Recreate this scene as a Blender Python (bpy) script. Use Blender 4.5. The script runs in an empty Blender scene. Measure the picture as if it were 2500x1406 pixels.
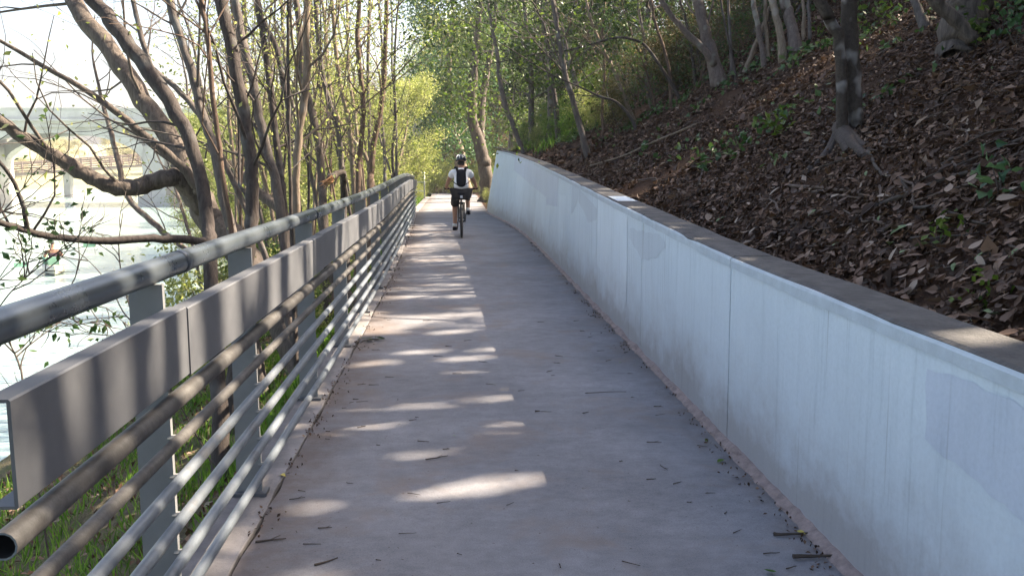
import bpy, bmesh, math, random
import numpy as np
from mathutils import Vector, Matrix

# ------------------------------------------------------------------ camera, sky, sun, exposure
SC = bpy.context.scene
COL = SC.collection
random.seed(7)
rng = np.random.default_rng(7)

FPX, CX, CY = 2150.0, 1250.0, 703.0            # focal length and centre in photo pixels
PITCH = math.atan(303 / FPX)
YAW = math.atan(135 / FPX * math.cos(PITCH))
CAM_Z = 1.6
cam = bpy.data.cameras.new('camera')
cam.sensor_width = 36.0
cam.lens = 36.0 * FPX / 2500.0
cam.clip_start = 0.05
cam.clip_end = 3000
camo = bpy.data.objects.new('camera', cam)
COL.objects.link(camo)
camo.location = (0, 0, CAM_Z)
camo.rotation_euler = (math.pi / 2 - PITCH, 0, -YAW)
SC.camera = camo

SUN_DIR = Vector((1.0, 0.33, 0.97)).normalized()
SUN_EL = math.asin(SUN_DIR.z)
SUN_AZ = math.atan2(SUN_DIR.x, SUN_DIR.y)
world = bpy.data.worlds.new('World')
SC.world = world
world.use_nodes = True
wn = world.node_tree
for n_ in list(wn.nodes):
    wn.nodes.remove(n_)
sky = wn.nodes.new('ShaderNodeTexSky')
sky.sky_type = 'NISHITA'
sky.sun_disc = False
sky.sun_elevation = SUN_EL
sky.sun_rotation = SUN_AZ
sky.air_density = 1.0
sky.dust_density = 5.0
sky.ozone_density = 1.0
bg = wn.nodes.new('ShaderNodeBackground')
bg.inputs['Strength'].default_value = 0.085
wo = wn.nodes.new('ShaderNodeOutputWorld')
wn.links.new(sky.outputs[0], bg.inputs[0])
wn.links.new(bg.outputs[0], wo.inputs[0])

sl = bpy.data.lights.new('sun', 'SUN')
sl.energy = 5.0
sl.angle = math.radians(0.55)
sl.color = (1.0, 0.86, 0.67)
so = bpy.data.objects.new('sun', sl)
COL.objects.link(so)
so.rotation_euler = SUN_DIR.to_track_quat('Z', 'Y').to_euler()
so.location = (30, 10, 30)

SC.view_settings.view_transform = 'Standard'
SC.view_settings.look = 'None'
SC.view_settings.gamma = 1.0
SC.view_settings.use_curve_mapping = False
SC.view_settings.exposure = 2.45
SC.render.engine = 'CYCLES'
SC.cycles.max_bounces = 6
SC.cycles.diffuse_bounces = 3
SC.cycles.glossy_bounces = 2
SC.cycles.transmission_bounces = 4
SC.cycles.volume_bounces = 0
SC.cycles.transparent_max_bounces = 4
SC.cycles.use_denoising = True
SC.cycles.sample_clamp_indirect = 6.0

# ------------------------------------------------------------------ pixel -> place
_c, _s = math.cos(PITCH), math.sin(PITCH)
FWD = np.array((math.sin(YAW) * _c, math.cos(YAW) * _c, -_s))
RGT = np.array((math.cos(YAW), -math.sin(YAW), 0.0))
UPV = np.cross(RGT, FWD)
CAMP = np.array((0, 0, CAM_Z))


def at(px, py, Y):
    """the point seen at photo pixel (px, py) that lies Y metres along the path"""
    d = FWD + RGT * (px - CX) / FPX - UPV * (py - CY) / FPX
    return CAMP + d * (Y / d[1])


def hit(px, py, fz, y0=1.5, y1=60.0, n=400):
    """first point along the pixel's direction that lies on the surface fz(x, y)"""
    for Y in np.linspace(y0, y1, n):
        p = at(px, py, Y)
        if p[2] <= fz(p[0], p[1]):
            return p
    return at(px, py, y1)


# ------------------------------------------------------------------ shape of the place
def s_(y):                       # sideways drift of the path
    y = np.asarray(y, float)
    a = -0.0010 * np.clip(y - 8, 0, 22) ** 2
    return a - 0.012 * np.clip(y - 48, 0, None) ** 2 * (y < 64) - (y >= 64) * (0.012 * 256 + 0.38 * (y - 64))


def h_(y):                       # gentle hump of the path
    y = np.asarray(y, float)
    return 0.11 * np.exp(-((y - 19) / 7.0) ** 2) - 0.10 / (1 + np.exp(-(y - 27) / 2.5)) - 0.9 / (1 + np.exp(-(y - 58) / 2.0))


def wall_top(y):
    return np.interp(y, [-8, 2.4, 4.85, 8.8, 13, 18.5, 25, 31.6], [1.02, 1.04, 1.08, 1.24, 1.42, 1.66, 1.90, 2.08])


XL, XR = -0.90, 1.55             # slab edges at the camera


def fbm(x, y, sc, seed=0, o=4):
    x = np.asarray(x, float); y = np.asarray(y, float)
    r = np.zeros(np.broadcast(x, y).shape)
    a = 1.0
    q = np.random.default_rng(seed)
    for i in range(o):
        for k in range(3):
            an = q.uniform(0, 2 * math.pi)
            ph = q.uniform(0, 6.28)
            f = 2 ** i / sc * q.uniform(0.75, 1.35)
            r = r + a * 0.45 * np.sin((x * math.cos(an) + y * math.sin(an)) * f * 6.28 + ph)
        a *= 0.5
    return r


WALL_T = 0.24


def lean(y):
    return np.interp(y, [0, 9, 18, 31.6], [-0.020, 0.0, 0.07, 0.165])


def back_x(y):
    y = np.asarray(y, float)
    yc = np.minimum(y, 31.6)
    return XR + s_(y) + lean(yc) * wall_top(yc) / (1 + np.exp(np.clip((y - 32.6) / 0.4, -50, 50))) + WALL_T


def hill_z(x, y):
    x = np.asarray(x, float); y = np.asarray(y, float)
    w = x - back_x(y)
    k = 1 / (1 + np.exp((y - 31.0) / 0.40))            # 1 beside the wall, 0 beyond its end
    base = k * (wall_top(np.minimum(y, 31.6)) - 0.05) + (1 - k) * (h_(y) - 0.02)
    w2 = np.clip(w - 0.12 - (1 - k) * 0.5, 0, None)
    prof = np.where(w2 < 13, 0.64 * w2, 8.32 + 0.42 * (w2 - 13))
    prof = np.minimum(prof, 17.0)
    nz = fbm(x, y, 3.1, 3, 4) * 0.10 * np.clip(w2 / 1.6, 0, 1) + fbm(x, y, 9.0, 5, 2) * 0.28 * np.clip(w2 / 5, 0, 1)
    return base + prof + nz


def bank_edge(y):
    return np.interp(y, [-10, 6, 18, 34, 55, 80, 140], [4.4, 4.6, 4.8, 7.0, 14, 17, 22])


XB = -1.17


def bank_z(x, y):
    x = np.asarray(x, float); y = np.asarray(y, float)
    u = np.clip(XB + s_(y) - x, 0, None)
    t = u / bank_edge(y)
    z = h_(y) - 0.16 - 0.30 * np.clip(u / 0.5, 0, 1) - 1.75 * t ** 1.15
    return z + fbm(x, y, 1.7, 11, 4) * 0.05 * np.clip(u / 0.5, 0, 1) + fbm(x, y, 6, 12, 2) * 0.10 * np.clip(u / 2, 0, 1)


def ground_z(x, y):
    return np.where(np.asarray(x) < XB + s_(y), bank_z(x, y), np.where(np.asarray(x) > XR + s_(y), hill_z(x, y), h_(y)))


WATER_Z = -2.2


# ------------------------------------------------------------------ mesh helpers
class MB:
    """collects quads / tris / n-gons for ONE mesh"""
    def __init__(self):
        self.v = []; self.f = []; self.n = 0; self.a = []

    def add(self, V, F, att=None):
        V = np.asarray(V, float).reshape(-1, 3)
        F = np.asarray(F, int)
        self.v.append(V); self.f.append(F + self.n); self.n += len(V)
        self.a.append(np.full(len(V), 0.5) if att is None else np.asarray(att, float))

    def box(self, c, d, R=None):
        c = np.asarray(c, float); d = np.asarray(d, float) / 2
        q = np.array([(-1, -1, -1), (1, -1, -1), (1, 1, -1), (-1, 1, -1), (-1, -1, 1), (1, -1, 1), (1, 1, 1), (-1, 1, 1)]) * d
        if R is not None:
            q = q @ np.asarray(R).T
        self.add(q + c, [(0, 3, 2, 1), (4, 5, 6, 7), (0, 1, 5, 4), (1, 2, 6, 5), (2, 3, 7, 6), (3, 0, 4, 7)])

    def tube(self, P, r, n=8, jit=0.0, cap=True, seed=0, att=None):
        P = np.asarray(P, float); m = len(P)
        r = np.broadcast_to(np.asarray(r, float), (m,))
        T = np.gradient(P, axis=0)
        T /= np.linalg.norm(T, axis=1)[:, None] + 1e-9
        ref = np.array((0, 0, 1.0)) if abs(T[0][2]) < 0.9 else np.array((0, 1.0, 0))
        N = np.cross(T[0], ref); N /= np.linalg.norm(N)
        V = np.zeros((m, n, 3))
        an = np.arange(n) / n * 2 * math.pi
        q = np.random.default_rng(seed)
        for i in range(m):
            N = N - T[i] * np.dot(N, T[i]); N /= np.linalg.norm(N) + 1e-9
            B = np.cross(T[i], N)
            rr = r[i] * (1 + jit * q.normal(size=n))
            V[i] = P[i] + (np.cos(an) * rr)[:, None] * N + (np.sin(an) * rr)[:, None] * B
        i = np.arange(m - 1)[:, None] * n
        j = np.arange(n)[None, :]
        j2 = (j + 1) % n
        F = np.stack([i + j, i + j2, i + n + j2, i + n + j], -1).reshape(-1, 4)
        self.add(V.reshape(-1, 3), F, None if att is None else np.full(m * n, att))
        if cap:
            self.f.append((self.n - m * n + np.arange(n)[::-1])[None, :])
            self.f.append((self.n - n + np.arange(n))[None, :])

    def lathe(self, prof, n=16, c=(0, 0, 0), axis='z'):
        prof = np.asarray(prof, float)
        an = np.arange(n) / n * 2 * math.pi
        V = []
        for rr, zz in prof:
            p = np.stack([np.cos(an) * rr, np.sin(an) * rr, np.full(n, zz)], -1)
            if axis == 'x':
                p = p[:, [2, 0, 1]]
            V.append(p)
        V = np.concatenate(V) + np.asarray(c)
        m = len(prof)
        i = np.arange(m - 1)[:, None] * n
        j = np.arange(n)[None, :]
        j2 = (j + 1) % n
        self.add(V, np.stack([i + j, i + j2, i + n + j2, i + n + j], -1).reshape(-1, 4))

    def mesh(self, name, smooth=False):
        me = bpy.data.meshes.new(name)
        V = np.concatenate(self.v)
        me.vertices.add(len(V))
        me.vertices.foreach_set('co', V.astype(np.float32).ravel())
        L = np.concatenate([f.ravel() for f in self.f]).astype(np.int32)
        tot = np.concatenate([np.full(len(f), f.shape[1]) for f in self.f])
        st = np.concatenate([[0], np.cumsum(tot)[:-1]]).astype(np.int32)
        me.loops.add(len(L))
        me.loops.foreach_set('vertex_index', L)
        me.polygons.add(len(tot))
        me.polygons.foreach_set('loop_start', st)
        me.polygons.foreach_set('use_smooth', np.full(len(tot), smooth))
        at_ = me.attributes.new('lv', 'FLOAT', 'POINT')
        at_.data.foreach_set('value', np.concatenate(self.a).astype(np.float32))
        me.update(calc_edges=True)
        return me

    def build(self, name, mat, parent=None, smooth=False):
        return link(name, self.mesh(name, smooth), mat, parent)


def link(name, me, mat, parent=None):
    o = bpy.data.objects.new(name, me)
    COL.objects.link(o)
    if mat is not None and me is not None and not me.materials:
        me.materials.append(mat)
    if parent is not None:
        o.parent = parent
    return o


def tag(o, label=None, cat=None, group=None, kind=None):
    if label: o['label'] = label
    if cat: o['category'] = cat
    if group: o['group'] = group
    if kind: o['kind'] = kind
    return o


def thing(name, label, cat, loc=(0, 0, 0), rz=0, group=None):
    o = bpy.data.objects.new(name, None)
    COL.objects.link(o)
    o.empty_display_size = 0.2
    o.location = loc
    o.rotation_euler = (0, 0, rz)
    return tag(o, label, cat, group)


def grid_sheet(xs, ys, fz):
    X, Y = np.meshgrid(xs, ys)
    return grid_pts(X, Y, fz(X, Y))


def grid_pts(X, Y, Z):
    a, b = X.shape
    m = MB()
    i = np.arange(a - 1)[:, None] * b
    j = np.arange(b - 1)[None, :]
    m.add(np.stack([X, Y, Z], -1).reshape(-1, 3), np.stack([i + j, i + j + 1, i + b + j + 1, i + b + j], -1).reshape(-1, 4))
    return m


def spline(P, k=4):
    P = np.asarray(P, float)
    if len(P) < 3:
        t = np.linspace(0, 1, k * 2)[:, None]
        return P[0] + (P[-1] - P[0]) * t
    Q = np.concatenate([[2 * P[0] - P[1]], P, [2 * P[-1] - P[-2]]])
    out = []
    for i in range(1, len(Q) - 2):
        for t in np.arange(k) / k:
            a, b, c, d = Q[i - 1], Q[i], Q[i + 1], Q[i + 2]
            out.append(0.5 * (2 * b + (c - a) * t + (2 * a - 5 * b + 4 * c - d) * t * t + (3 * b - a - 3 * c + d) * t ** 3))
    out.append(P[-1])
    return np.array(out)


# ------------------------------------------------------------------ materials
def mat_new(name):
    m = bpy.data.materials.new(name)
    m.use_nodes = True
    nt = m.node_tree
    b = nt.nodes['Principled BSDF']
    return m, nt, b


def N(nt, t, **kw):
    n = nt.nodes.new(t)
    for k, v in kw.items():
        if k in n.inputs:
            n.inputs[k].default_value = v
        else:
            setattr(n, k, v)
    return n


def ramp(nt, stops, fac=None, interp='LINEAR'):
    r = nt.nodes.new('ShaderNodeValToRGB')
    r.color_ramp.interpolation = interp
    e = r.color_ramp.elements
    while len(e) < len(stops):
        e.new(0.5)
    for i, (p, c) in enumerate(stops):
        e[i].position = p
        e[i].color = (*c, 1) if len(c) == 3 else c
    if fac is not None:
        nt.links.new(fac, r.inputs[0])
    return r


def noise(nt, scale, detail=5, rough=0.6, vec=None, dist=0.0):
    n = N(nt, 'ShaderNodeTexNoise', Scale=scale, Detail=detail, Roughness=rough, Distortion=dist)
    if vec is not None:
        nt.links.new(vec, n.inputs['Vector'])
    return n


def mapping(nt, scale=(1, 1, 1), src='Object'):
    tc = nt.nodes.new('ShaderNodeTexCoord')
    mp = nt.nodes.new('ShaderNodeMapping')
    mp.inputs['Scale'].default_value = scale
    nt.links.new(tc.outputs[src], mp.inputs['Vector'])
    return mp.outputs[0]


def mixc(nt, a, b, fac, mode='MIX'):
    m = nt.nodes.new('ShaderNodeMix')
    m.data_type = 'RGBA'
    m.blend_type = mode
    for sock, val in ((m.inputs[0], fac), (m.inputs[6], a), (m.inputs[7], b)):
        if isinstance(val, bpy.types.NodeSocket):
            nt.links.new(val, sock)
        elif isinstance(val, (int, float)):
            sock.default_value = val
        else:
            sock.default_value = (*val, 1)
    return m.outputs[2]


def bump(nt, b, h, strength=0.3, dist=0.02):
    n = N(nt, 'ShaderNodeBump', Strength=strength, Distance=dist)
    nt.links.new(h, n.inputs['Height'])
    nt.links.new(n.outputs[0], b.inputs['Normal'])


def simple(name, col, rough=0.6, metal=0.0, var=0.0, scale=8, bmp=0.0, bscale=40, spec=0.5):
    m, nt, b = mat_new(name)
    b.inputs['Roughness'].default_value = rough
    b.inputs['Metallic'].default_value = metal
    b.inputs['Specular IOR Level'].default_value = spec
    if var > 0:
        v = mapping(nt)
        n = noise(nt, scale, 6, 0.65, v)
        r = ramp(nt, [(0.25, tuple(c * (1 - var) for c in col)), (0.75, tuple(min(1, c * (1 + var)) for c in col))], n.outputs[0])
        nt.links.new(r.outputs[0], b.inputs['Base Color'])
    else:
        b.inputs['Base Color'].default_value = (*col, 1)
    if bmp > 0:
        v2 = mapping(nt)
        n2 = noise(nt, bscale, 6, 0.6, v2)
        bump(nt, b, n2.outputs[0], bmp, 0.01)
    return m


def leaf_mat(name, stops, trans=0.4, rough=0.5, boost=1.3, hue_by_obj=0.0):
    m, nt, b = mat_new(name)
    a = nt.nodes.new('ShaderNodeAttribute')
    a.attribute_name = 'lv'
    r = ramp(nt, stops, a.outputs['Fac'])
    nt.links.new(r.outputs[0], b.inputs['Base Color'])
    b.inputs['Roughness'].default_value = rough
    b.inputs['Specular IOR Level'].default_value = 0.25
    t = nt.nodes.new('ShaderNodeBsdfTranslucent')
    sc = mixc(nt, r.outputs[0], (boost, boost * 1.02, boost * 0.7), 1.0, 'MULTIPLY')
    nt.links.new(sc, t.inputs[0])
    mx = nt.nodes.new('ShaderNodeMixShader')
    mx.inputs[0].default_value = trans
    nt.links.new(b.outputs[0], mx.inputs[1])
    nt.links.new(t.outputs[0], mx.inputs[2])
    nt.links.new(mx.outputs[0], nt.nodes['Material Output'].inputs[0])
    return m


def bark_mat(name, dark, light, scale=6, stretch=5, lichen=None, lich_amt=0.6, rough=0.85):
    m, nt, b = mat_new(name)
    b.inputs['Roughness'].default_value = rough
    b.inputs['Specular IOR Level'].default_value = 0.2
    v = mapping(nt, (scale, scale, scale / stretch))
    n = noise(nt, 4, 8, 0.7, v, 0.6)
    r = ramp(nt, [(0.3, dark), (0.7, light)], n.outputs[0])
    col = r.outputs[0]
    v2 = mapping(nt)
    if lichen is not None:
        n3 = noise(nt, 5.5, 2, 0.4, v2)
        mk = ramp(nt, [(lich_amt - 0.03, (0, 0, 0)), (lich_amt + 0.06, (0.85, 0.85, 0.85))], n3.outputs[0])
        col = mixc(nt, col, lichen, mk.outputs[0])
    nt.links.new(col, b.inputs['Base Color'])
    bump(nt, b, n.outputs[0], 0.7, 0.02)
    return m


M = {}


def mats():
    # --- concrete path
    m, nt, b = mat_new('path_concrete'); M['path'] = m
    b.inputs['Roughness'].default_value = 0.85
    b.inputs['Specular IOR Level'].default_value = 0.25
    v = mapping(nt)
    big = noise(nt, 0.9, 6, 0.6, v)
    vs = mapping(nt, (1.0, 1.5, 1.0))
    mid = noise(nt, 7, 9, 0.75, vs)
    fine = noise(nt, 160, 3, 0.6, v)
    c1 = ramp(nt, [(0.3, (0.148, 0.147, 0.158)), (0.7, (0.235, 0.234, 0.249))], big.outputs[0]).outputs[0]
    c2 = ramp(nt, [(0.25, (0.70, 0.69, 0.70)), (0.55, (1.0, 0.985, 0.985)), (0.8, (1.2, 1.19, 1.19))], mid.outputs[0]).outputs[0]
    c3 = ramp(nt, [(0.25, (0.55, 0.55, 0.55)), (0.5, (1, 1, 1)), (0.8, (1.3, 1.28, 1.25))], fine.outputs[0]).outputs[0]
    c = mixc(nt, c1, c2, 1.0, 'MULTIPLY')
    c = mixc(nt, c, c3, 0.6, 'MULTIPLY')
    spk = noise(nt, 45, 2, 0.5, v)
    sm = ramp(nt, [(0.70, (0, 0, 0)), (0.74, (1, 1, 1))], spk.outputs[0])
    c = mixc(nt, c, (0.09, 0.075, 0.07), sm.outputs[0])
    # brown leaf-dust stains, blotchy
    st = noise(nt, 1.6, 5, 0.65, v, 0.5)
    stm = ramp(nt, [(0.52, (0, 0, 0)), (0.68, (0.55, 0.55, 0.55))], st.outputs[0])
    c = mixc(nt, c, (0.19, 0.145, 0.12), stm.outputs[0])
    a = nt.nodes.new('ShaderNodeAttribute'); a.attribute_name = 'lv'     # dirt along the two edges
    ev = noise(nt, 3.5, 6, 0.7, v)
    ad = N(nt, 'ShaderNodeMath', operation='MULTIPLY'); nt.links.new(a.outputs['Fac'], ad.inputs[0]); nt.links.new(ev.outputs[0], ad.inputs[1])
    em = ramp(nt, [(0.22, (0, 0, 0)), (0.5, (0.75, 0.75, 0.75))], ad.outputs[0])
    c = mixc(nt, c, (0.115, 0.088, 0.075), em.outputs[0])
    nt.links.new(c, b.inputs['Base Color'])
    hh = mixc(nt, mid.outputs[0], fine.outputs[0], 0.5)
    bump(nt, b, hh, 0.35, 0.008)

    # --- white wall paint with grime
    def wall(name, base, grime=1.0):
        m, nt, b = mat_new(name)
        b.inputs['Roughness'].default_value = 0.6
        b.inputs['Specular IOR Level'].default_value = 0.3
        tc = nt.nodes.new('ShaderNodeTexCoord')
        vz = mapping(nt, (9, 9, 0.55))
        st = noise(nt, 2.2, 7, 0.65, vz)
        v = mapping(nt)
        big = noise(nt, 1.3, 5, 0.6, v)
        c = ramp(nt, [(0.3, tuple(x * 0.90 for x in base)), (0.7, base)], big.outputs[0]).outputs[0]
        c2 = ramp(nt, [(0.28, (0.74, 0.76, 0.77)), (0.42, (0.95, 0.96, 0.96)), (0.6, (1, 1, 1))], st.outputs[0]).outputs[0]
        c = mixc(nt, c, c2, 0.8 * grime, 'MULTIPLY')
        fine = noise(nt, 60, 4, 0.6, v)
        c3 = ramp(nt, [(0.3, (0.93, 0.93, 0.93)), (0.6, (1, 1, 1))], fine.outputs[0]).outputs[0]
        c = mixc(nt, c, c3, 1.0, 'MULTIPLY')
        # long dark drips with an upper origin: narrow vertical noise
        vd = mapping(nt, (26, 26, 0.28))
        dr = noise(nt, 1.0, 2, 0.5, vd)
        dm = ramp(nt, [(0.64, (0, 0, 0)), (0.74, (0.7, 0.7, 0.7))], dr.outputs[0])
        brk = noise(nt, 1.1, 3, 0.5, v)
        bm = ramp(nt, [(0.45, (0, 0, 0)), (0.6, (1, 1, 1))], brk.outputs[0])
        dmx = N(nt, 'ShaderNodeMath', operation='MULTIPLY'); nt.links.new(dm.outputs[0], dmx.inputs[0]); nt.links.new(bm.outputs[0], dmx.inputs[1])
        c = mixc(nt, c, (0.22, 0.24, 0.25), dmx.outputs[0])
        # splashed soil near the foot: ragged upper edge
        a = nt.nodes.new('ShaderNodeAttribute'); a.attribute_name = 'lv'    # height above the path, metres
        vz2 = mapping(nt, (1.5, 1.5, 2.0))
        rg = noise(nt, 1.5, 8, 0.72, vz2)
        k = N(nt, 'ShaderNodeMath', operation='MULTIPLY_ADD'); nt.links.new(rg.outputs[0], k.inputs[0]); k.inputs[1].default_value = -0.75; nt.links.new(a.outputs['Fac'], k.inputs[2])
        sm = ramp(nt, [(0.0, (0.55, 0.55, 0.55)), (0.09, (0.38, 0.38, 0.38)), (0.22, (0.19, 0.19, 0.19)), (0.42, (0.035, 0.035, 0.035)), (0.5, (0, 0, 0))], None)
        k2 = N(nt, 'ShaderNodeMath', operation='ADD'); nt.links.new(k.outputs[0], k2.inputs[0]); k2.inputs[1].default_value = 0.24
        nt.links.new(k2.outputs[0], sm.inputs[0])
        c = mixc(nt, c, (0.20, 0.135, 0.105), sm.outputs[0])
        nt.links.new(c, b.inputs['Base Color'])
        bump(nt, b, fine.outputs[0], 0.15, 0.004)
        return m
    M['wall'] = wall('wall_paint', (0.66, 0.735, 0.80))
    M['patch'] = wall('patch_paint', (0.585, 0.64, 0.735), 1.0)
    M['patch2'] = wall('fresh_patch_paint', (0.70, 0.775, 0.84), 0.7)
    M['patch3'] = wall('grey_patch_paint', (0.585, 0.645, 0.71), 1.0)
    M['coping'] = simple('coping_concrete', (0.085, 0.080, 0.078), 0.9, 0, 0.5, 9, 0.9, 60)
    M['lip'] = simple('lip_paint', (0.47, 0.525, 0.575), 0.7, 0, 0.14, 9, 0.5, 30)
    M['fillet'] = simple('fillet_mortar', (0.27, 0.21, 0.195), 0.95, 0, 0.4, 14, 0.8, 50)
    M['kerb'] = simple('kerb_concrete', (0.185, 0.168, 0.165), 0.9, 0, 0.35, 5, 0.4, 60)
    M['crack'] = simple('crack_dirt', (0.035, 0.028, 0.022), 1.0, 0, 0.4, 20)

    # --- railing steel
    m, nt, b = mat_new('railing_paint'); M['rail'] = m
    v = mapping(nt)
    n1 = noise(nt, 3, 6, 0.65, v)
    n2 = noise(nt, 70, 4, 0.6, v)
    c = ramp(nt, [(0.3, (0.06, 0.072, 0.085)), (0.7, (0.10, 0.115, 0.13))], n1.outputs[0]).outputs[0]
    sp = ramp(nt, [(0.66, (0, 0, 0)), (0.74, (0.7, 0.7, 0.7))], n2.outputs[0])
    c = mixc(nt, c, (0.20, 0.16, 0.12), sp.outputs[0])
    nt.links.new(c, b.inputs['Base Color'])
    b.inputs['Metallic'].default_value = 0.25
    rr = ramp(nt, [(0.3, (0.22, 0.22, 0.22)), (0.7, (0.42, 0.42, 0.42))], n1.outputs[0])
    nt.links.new(rr.outputs[0], b.inputs['Roughness'])
    m, nt, b = mat_new('panel_paint_shaded'); M['panel'] = m  # same paint as the posts, with the shade on this face coloured in
    v = mapping(nt)
    n1 = noise(nt, 4, 7, 0.7, v)
    c = ramp(nt, [(0.3, (0.08, 0.082, 0.092)), (0.7, (0.12, 0.123, 0.132))], n1.outputs[0]).outputs[0]
    n2 = noise(nt, 55, 3, 0.6, v)
    sp = ramp(nt, [(0.68, (0, 0, 0)), (0.75, (0.6, 0.6, 0.6))], n2.outputs[0])
    c = mixc(nt, c, (0.16, 0.13, 0.11), sp.outputs[0])
    nt.links.new(c, b.inputs['Base Color'])
    b.inputs['Roughness'].default_value = 0.5
    M['postp'] = simple('post_paint_lit', (0.185, 0.187, 0.195), 0.55, 0, 0.14, 5, 0.1, 40)  # same paint as the panel, lightened for the stronger light on the posts
    m, nt, b = mat_new('worn_pipe'); M['pipe'] = m
    v = mapping(nt)
    n1 = noise(nt, 5, 8, 0.7, v)
    c = ramp(nt, [(0.25, (0.10, 0.085, 0.075)), (0.42, (0.13, 0.145, 0.165)), (0.7, (0.18, 0.205, 0.235))], n1.outputs[0]).outputs[0]
    n2 = noise(nt, 60, 5, 0.7, v)
    sp = ramp(nt, [(0.62, (0, 0, 0)), (0.75, (0.7, 0.7, 0.7))], n2.outputs[0])
    c = mixc(nt, c, (0.12, 0.08, 0.055), sp.outputs[0])
    nt.links.new(c, b.inputs['Base Color'])
    b.inputs['Metallic'].default_value = 0.15
    b.inputs['Roughness'].default_value = 0.45
    m, nt, b = mat_new('algae_pipe'); M['pipe_dark'] = m
    v = mapping(nt)
    n1 = noise(nt, 6, 8, 0.75, v)
    c = ramp(nt, [(0.3, (0.026, 0.023, 0.022)), (0.5, (0.06, 0.055, 0.052)), (0.7, (0.125, 0.12, 0.115))], n1.outputs[0]).outputs[0]
    n2 = noise(nt, 70, 5, 0.7, v)
    sp = ramp(nt, [(0.6, (0, 0, 0)), (0.75, (0.8, 0.8, 0.8))], n2.outputs[0])
    c = mixc(nt, c, (0.04, 0.03, 0.022), sp.outputs[0])
    nt.links.new(c, b.inputs['Base Color'])
    b.inputs['Roughness'].default_value = 0.6
    bump(nt, b, n2.outputs[0], 0.3, 0.004)
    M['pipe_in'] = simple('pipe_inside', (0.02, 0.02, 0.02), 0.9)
    M['galv'] = simple('galvanised', (0.42, 0.44, 0.45), 0.45, 0.5, 0.2, 12)

    # --- grounds
    m, nt, b = mat_new('hill_soil'); M['soil'] = m
    b.inputs['Roughness'].default_value = 0.95
    b.inputs['Specular IOR Level'].default_value = 0.1
    v = mapping(nt)
    n1 = noise(nt, 1.2, 8, 0.7, v)
    n2 = noise(nt, 24, 6, 0.7, v)
    c = ramp(nt, [(0.3, (0.045, 0.027, 0.018)), (0.55, (0.075, 0.044, 0.029)), (0.75, (0.14, 0.072, 0.042))], n1.outputs[0]).outputs[0]
    c2 = ramp(nt, [(0.3, (0.5, 0.5, 0.5)), (0.7, (1.3, 1.25, 1.2))], n2.outputs[0]).outputs[0]
    c = mixc(nt, c, c2, 1.0, 'MULTIPLY')
    nt.links.new(c, b.inputs['Base Color'])
    bump(nt, b, n2.outputs[0], 0.9, 0.06)
    m, nt, b = mat_new('bank_soil'); M['bank'] = m
    b.inputs['Roughness'].default_value = 0.95
    b.inputs['Specular IOR Level'].default_value = 0.1
    v = mapping(nt)
    n1 = noise(nt, 0.8, 8, 0.7, v)
    n2 = noise(nt, 30, 6, 0.7, v)
    c = ramp(nt, [(0.35, (0.10, 0.08, 0.06)), (0.5, (0.13, 0.115, 0.07)), (0.62, (0.08, 0.11, 0.035))], n1.outputs[0]).outputs[0]
    c2 = ramp(nt, [(0.3, (0.55, 0.55, 0.55)), (0.7, (1.3, 1.3, 1.3))], n2.outputs[0]).outputs[0]
    c = mixc(nt, c, c2, 1.0, 'MULTIPLY')
    nt.links.new(c, b.inputs['Base Color'])
    bump(nt, b, n2.outputs[0], 0.8, 0.05)
    M['far'] = simple('far_shore_scrub', (0.20, 0.19, 0.10), 0.95, 0, 0.4, 0.2)

    # --- water
    m, nt, b = mat_new('river_water'); M['water'] = m
    b.inputs['Base Color'].default_value = (0.26, 0.34, 0.32, 1)
    b.inputs['Roughness'].default_value = 0.09
    b.inputs['IOR'].default_value = 1.33
    v = mapping(nt, (1.0, 2.2, 1.0))
    n1 = noise(nt, 1.3, 4, 0.55, v, 0.4)
    n2 = noise(nt, 5.0, 3, 0.5, v, 0.3)
    hh = mixc(nt, n1.outputs[0], n2.outputs[0], 0.35)
    bump(nt, b, hh, 0.35, 0.12)

    # --- barks
    M['bark_dark'] = bark_mat('bark_dark', (0.030, 0.024, 0.022), (0.085, 0.070, 0.064), 9, 5, (0.10, 0.095, 0.09), 0.62)
    M['bark_grey'] = bark_mat('bark_grey', (0.060, 0.050, 0.046), (0.15, 0.128, 0.115), 8, 5, (0.15, 0.145, 0.14), 0.62)
    M['bark_tan'] = bark_mat('bark_tan', (0.11, 0.084, 0.062), (0.26, 0.205, 0.155), 8, 5, (0.24, 0.21, 0.18), 0.64)
    M['bark_red'] = bark_mat('bark_red', (0.065, 0.044, 0.034), (0.17, 0.118, 0.088), 9, 5)
    M['bark_rough'] = bark_mat('bark_rough', (0.035, 0.028, 0.024), (0.16, 0.13, 0.11), 7, 6)
    M['bark_lichen'] = bark_mat('bark_lichen', (0.042, 0.033, 0.028), (0.085, 0.068, 0.056), 10, 1.2, (0.30, 0.28, 0.27), 0.57)
    M['bark_pink'] = bark_mat('bark_pink', (0.085, 0.064, 0.056), (0.18, 0.145, 0.13), 8, 3, (0.24, 0.23, 0.20), 0.60)
    M['wood_cut'] = simple('cut_wood', (0.42, 0.22, 0.10), 0.8, 0, 0.35, 30)
    M['root'] = bark_mat('root_bark', (0.04, 0.031, 0.027), (0.10, 0.08, 0.07), 9, 4)

    # --- leaves
    M['lf_spring'] = leaf_mat('leaf_spring', [(0, (0.12, 0.15, 0.04)), (0.5, (0.25, 0.28, 0.095)), (1, (0.42, 0.41, 0.21))], 0.5, 0.5, 1.3)
    M['lf_pale'] = leaf_mat('leaf_pale', [(0, (0.24, 0.23, 0.14)), (0.5, (0.33, 0.31, 0.20)), (1, (0.43, 0.39, 0.27))], 0.5, 0.6, 1.2)
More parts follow.
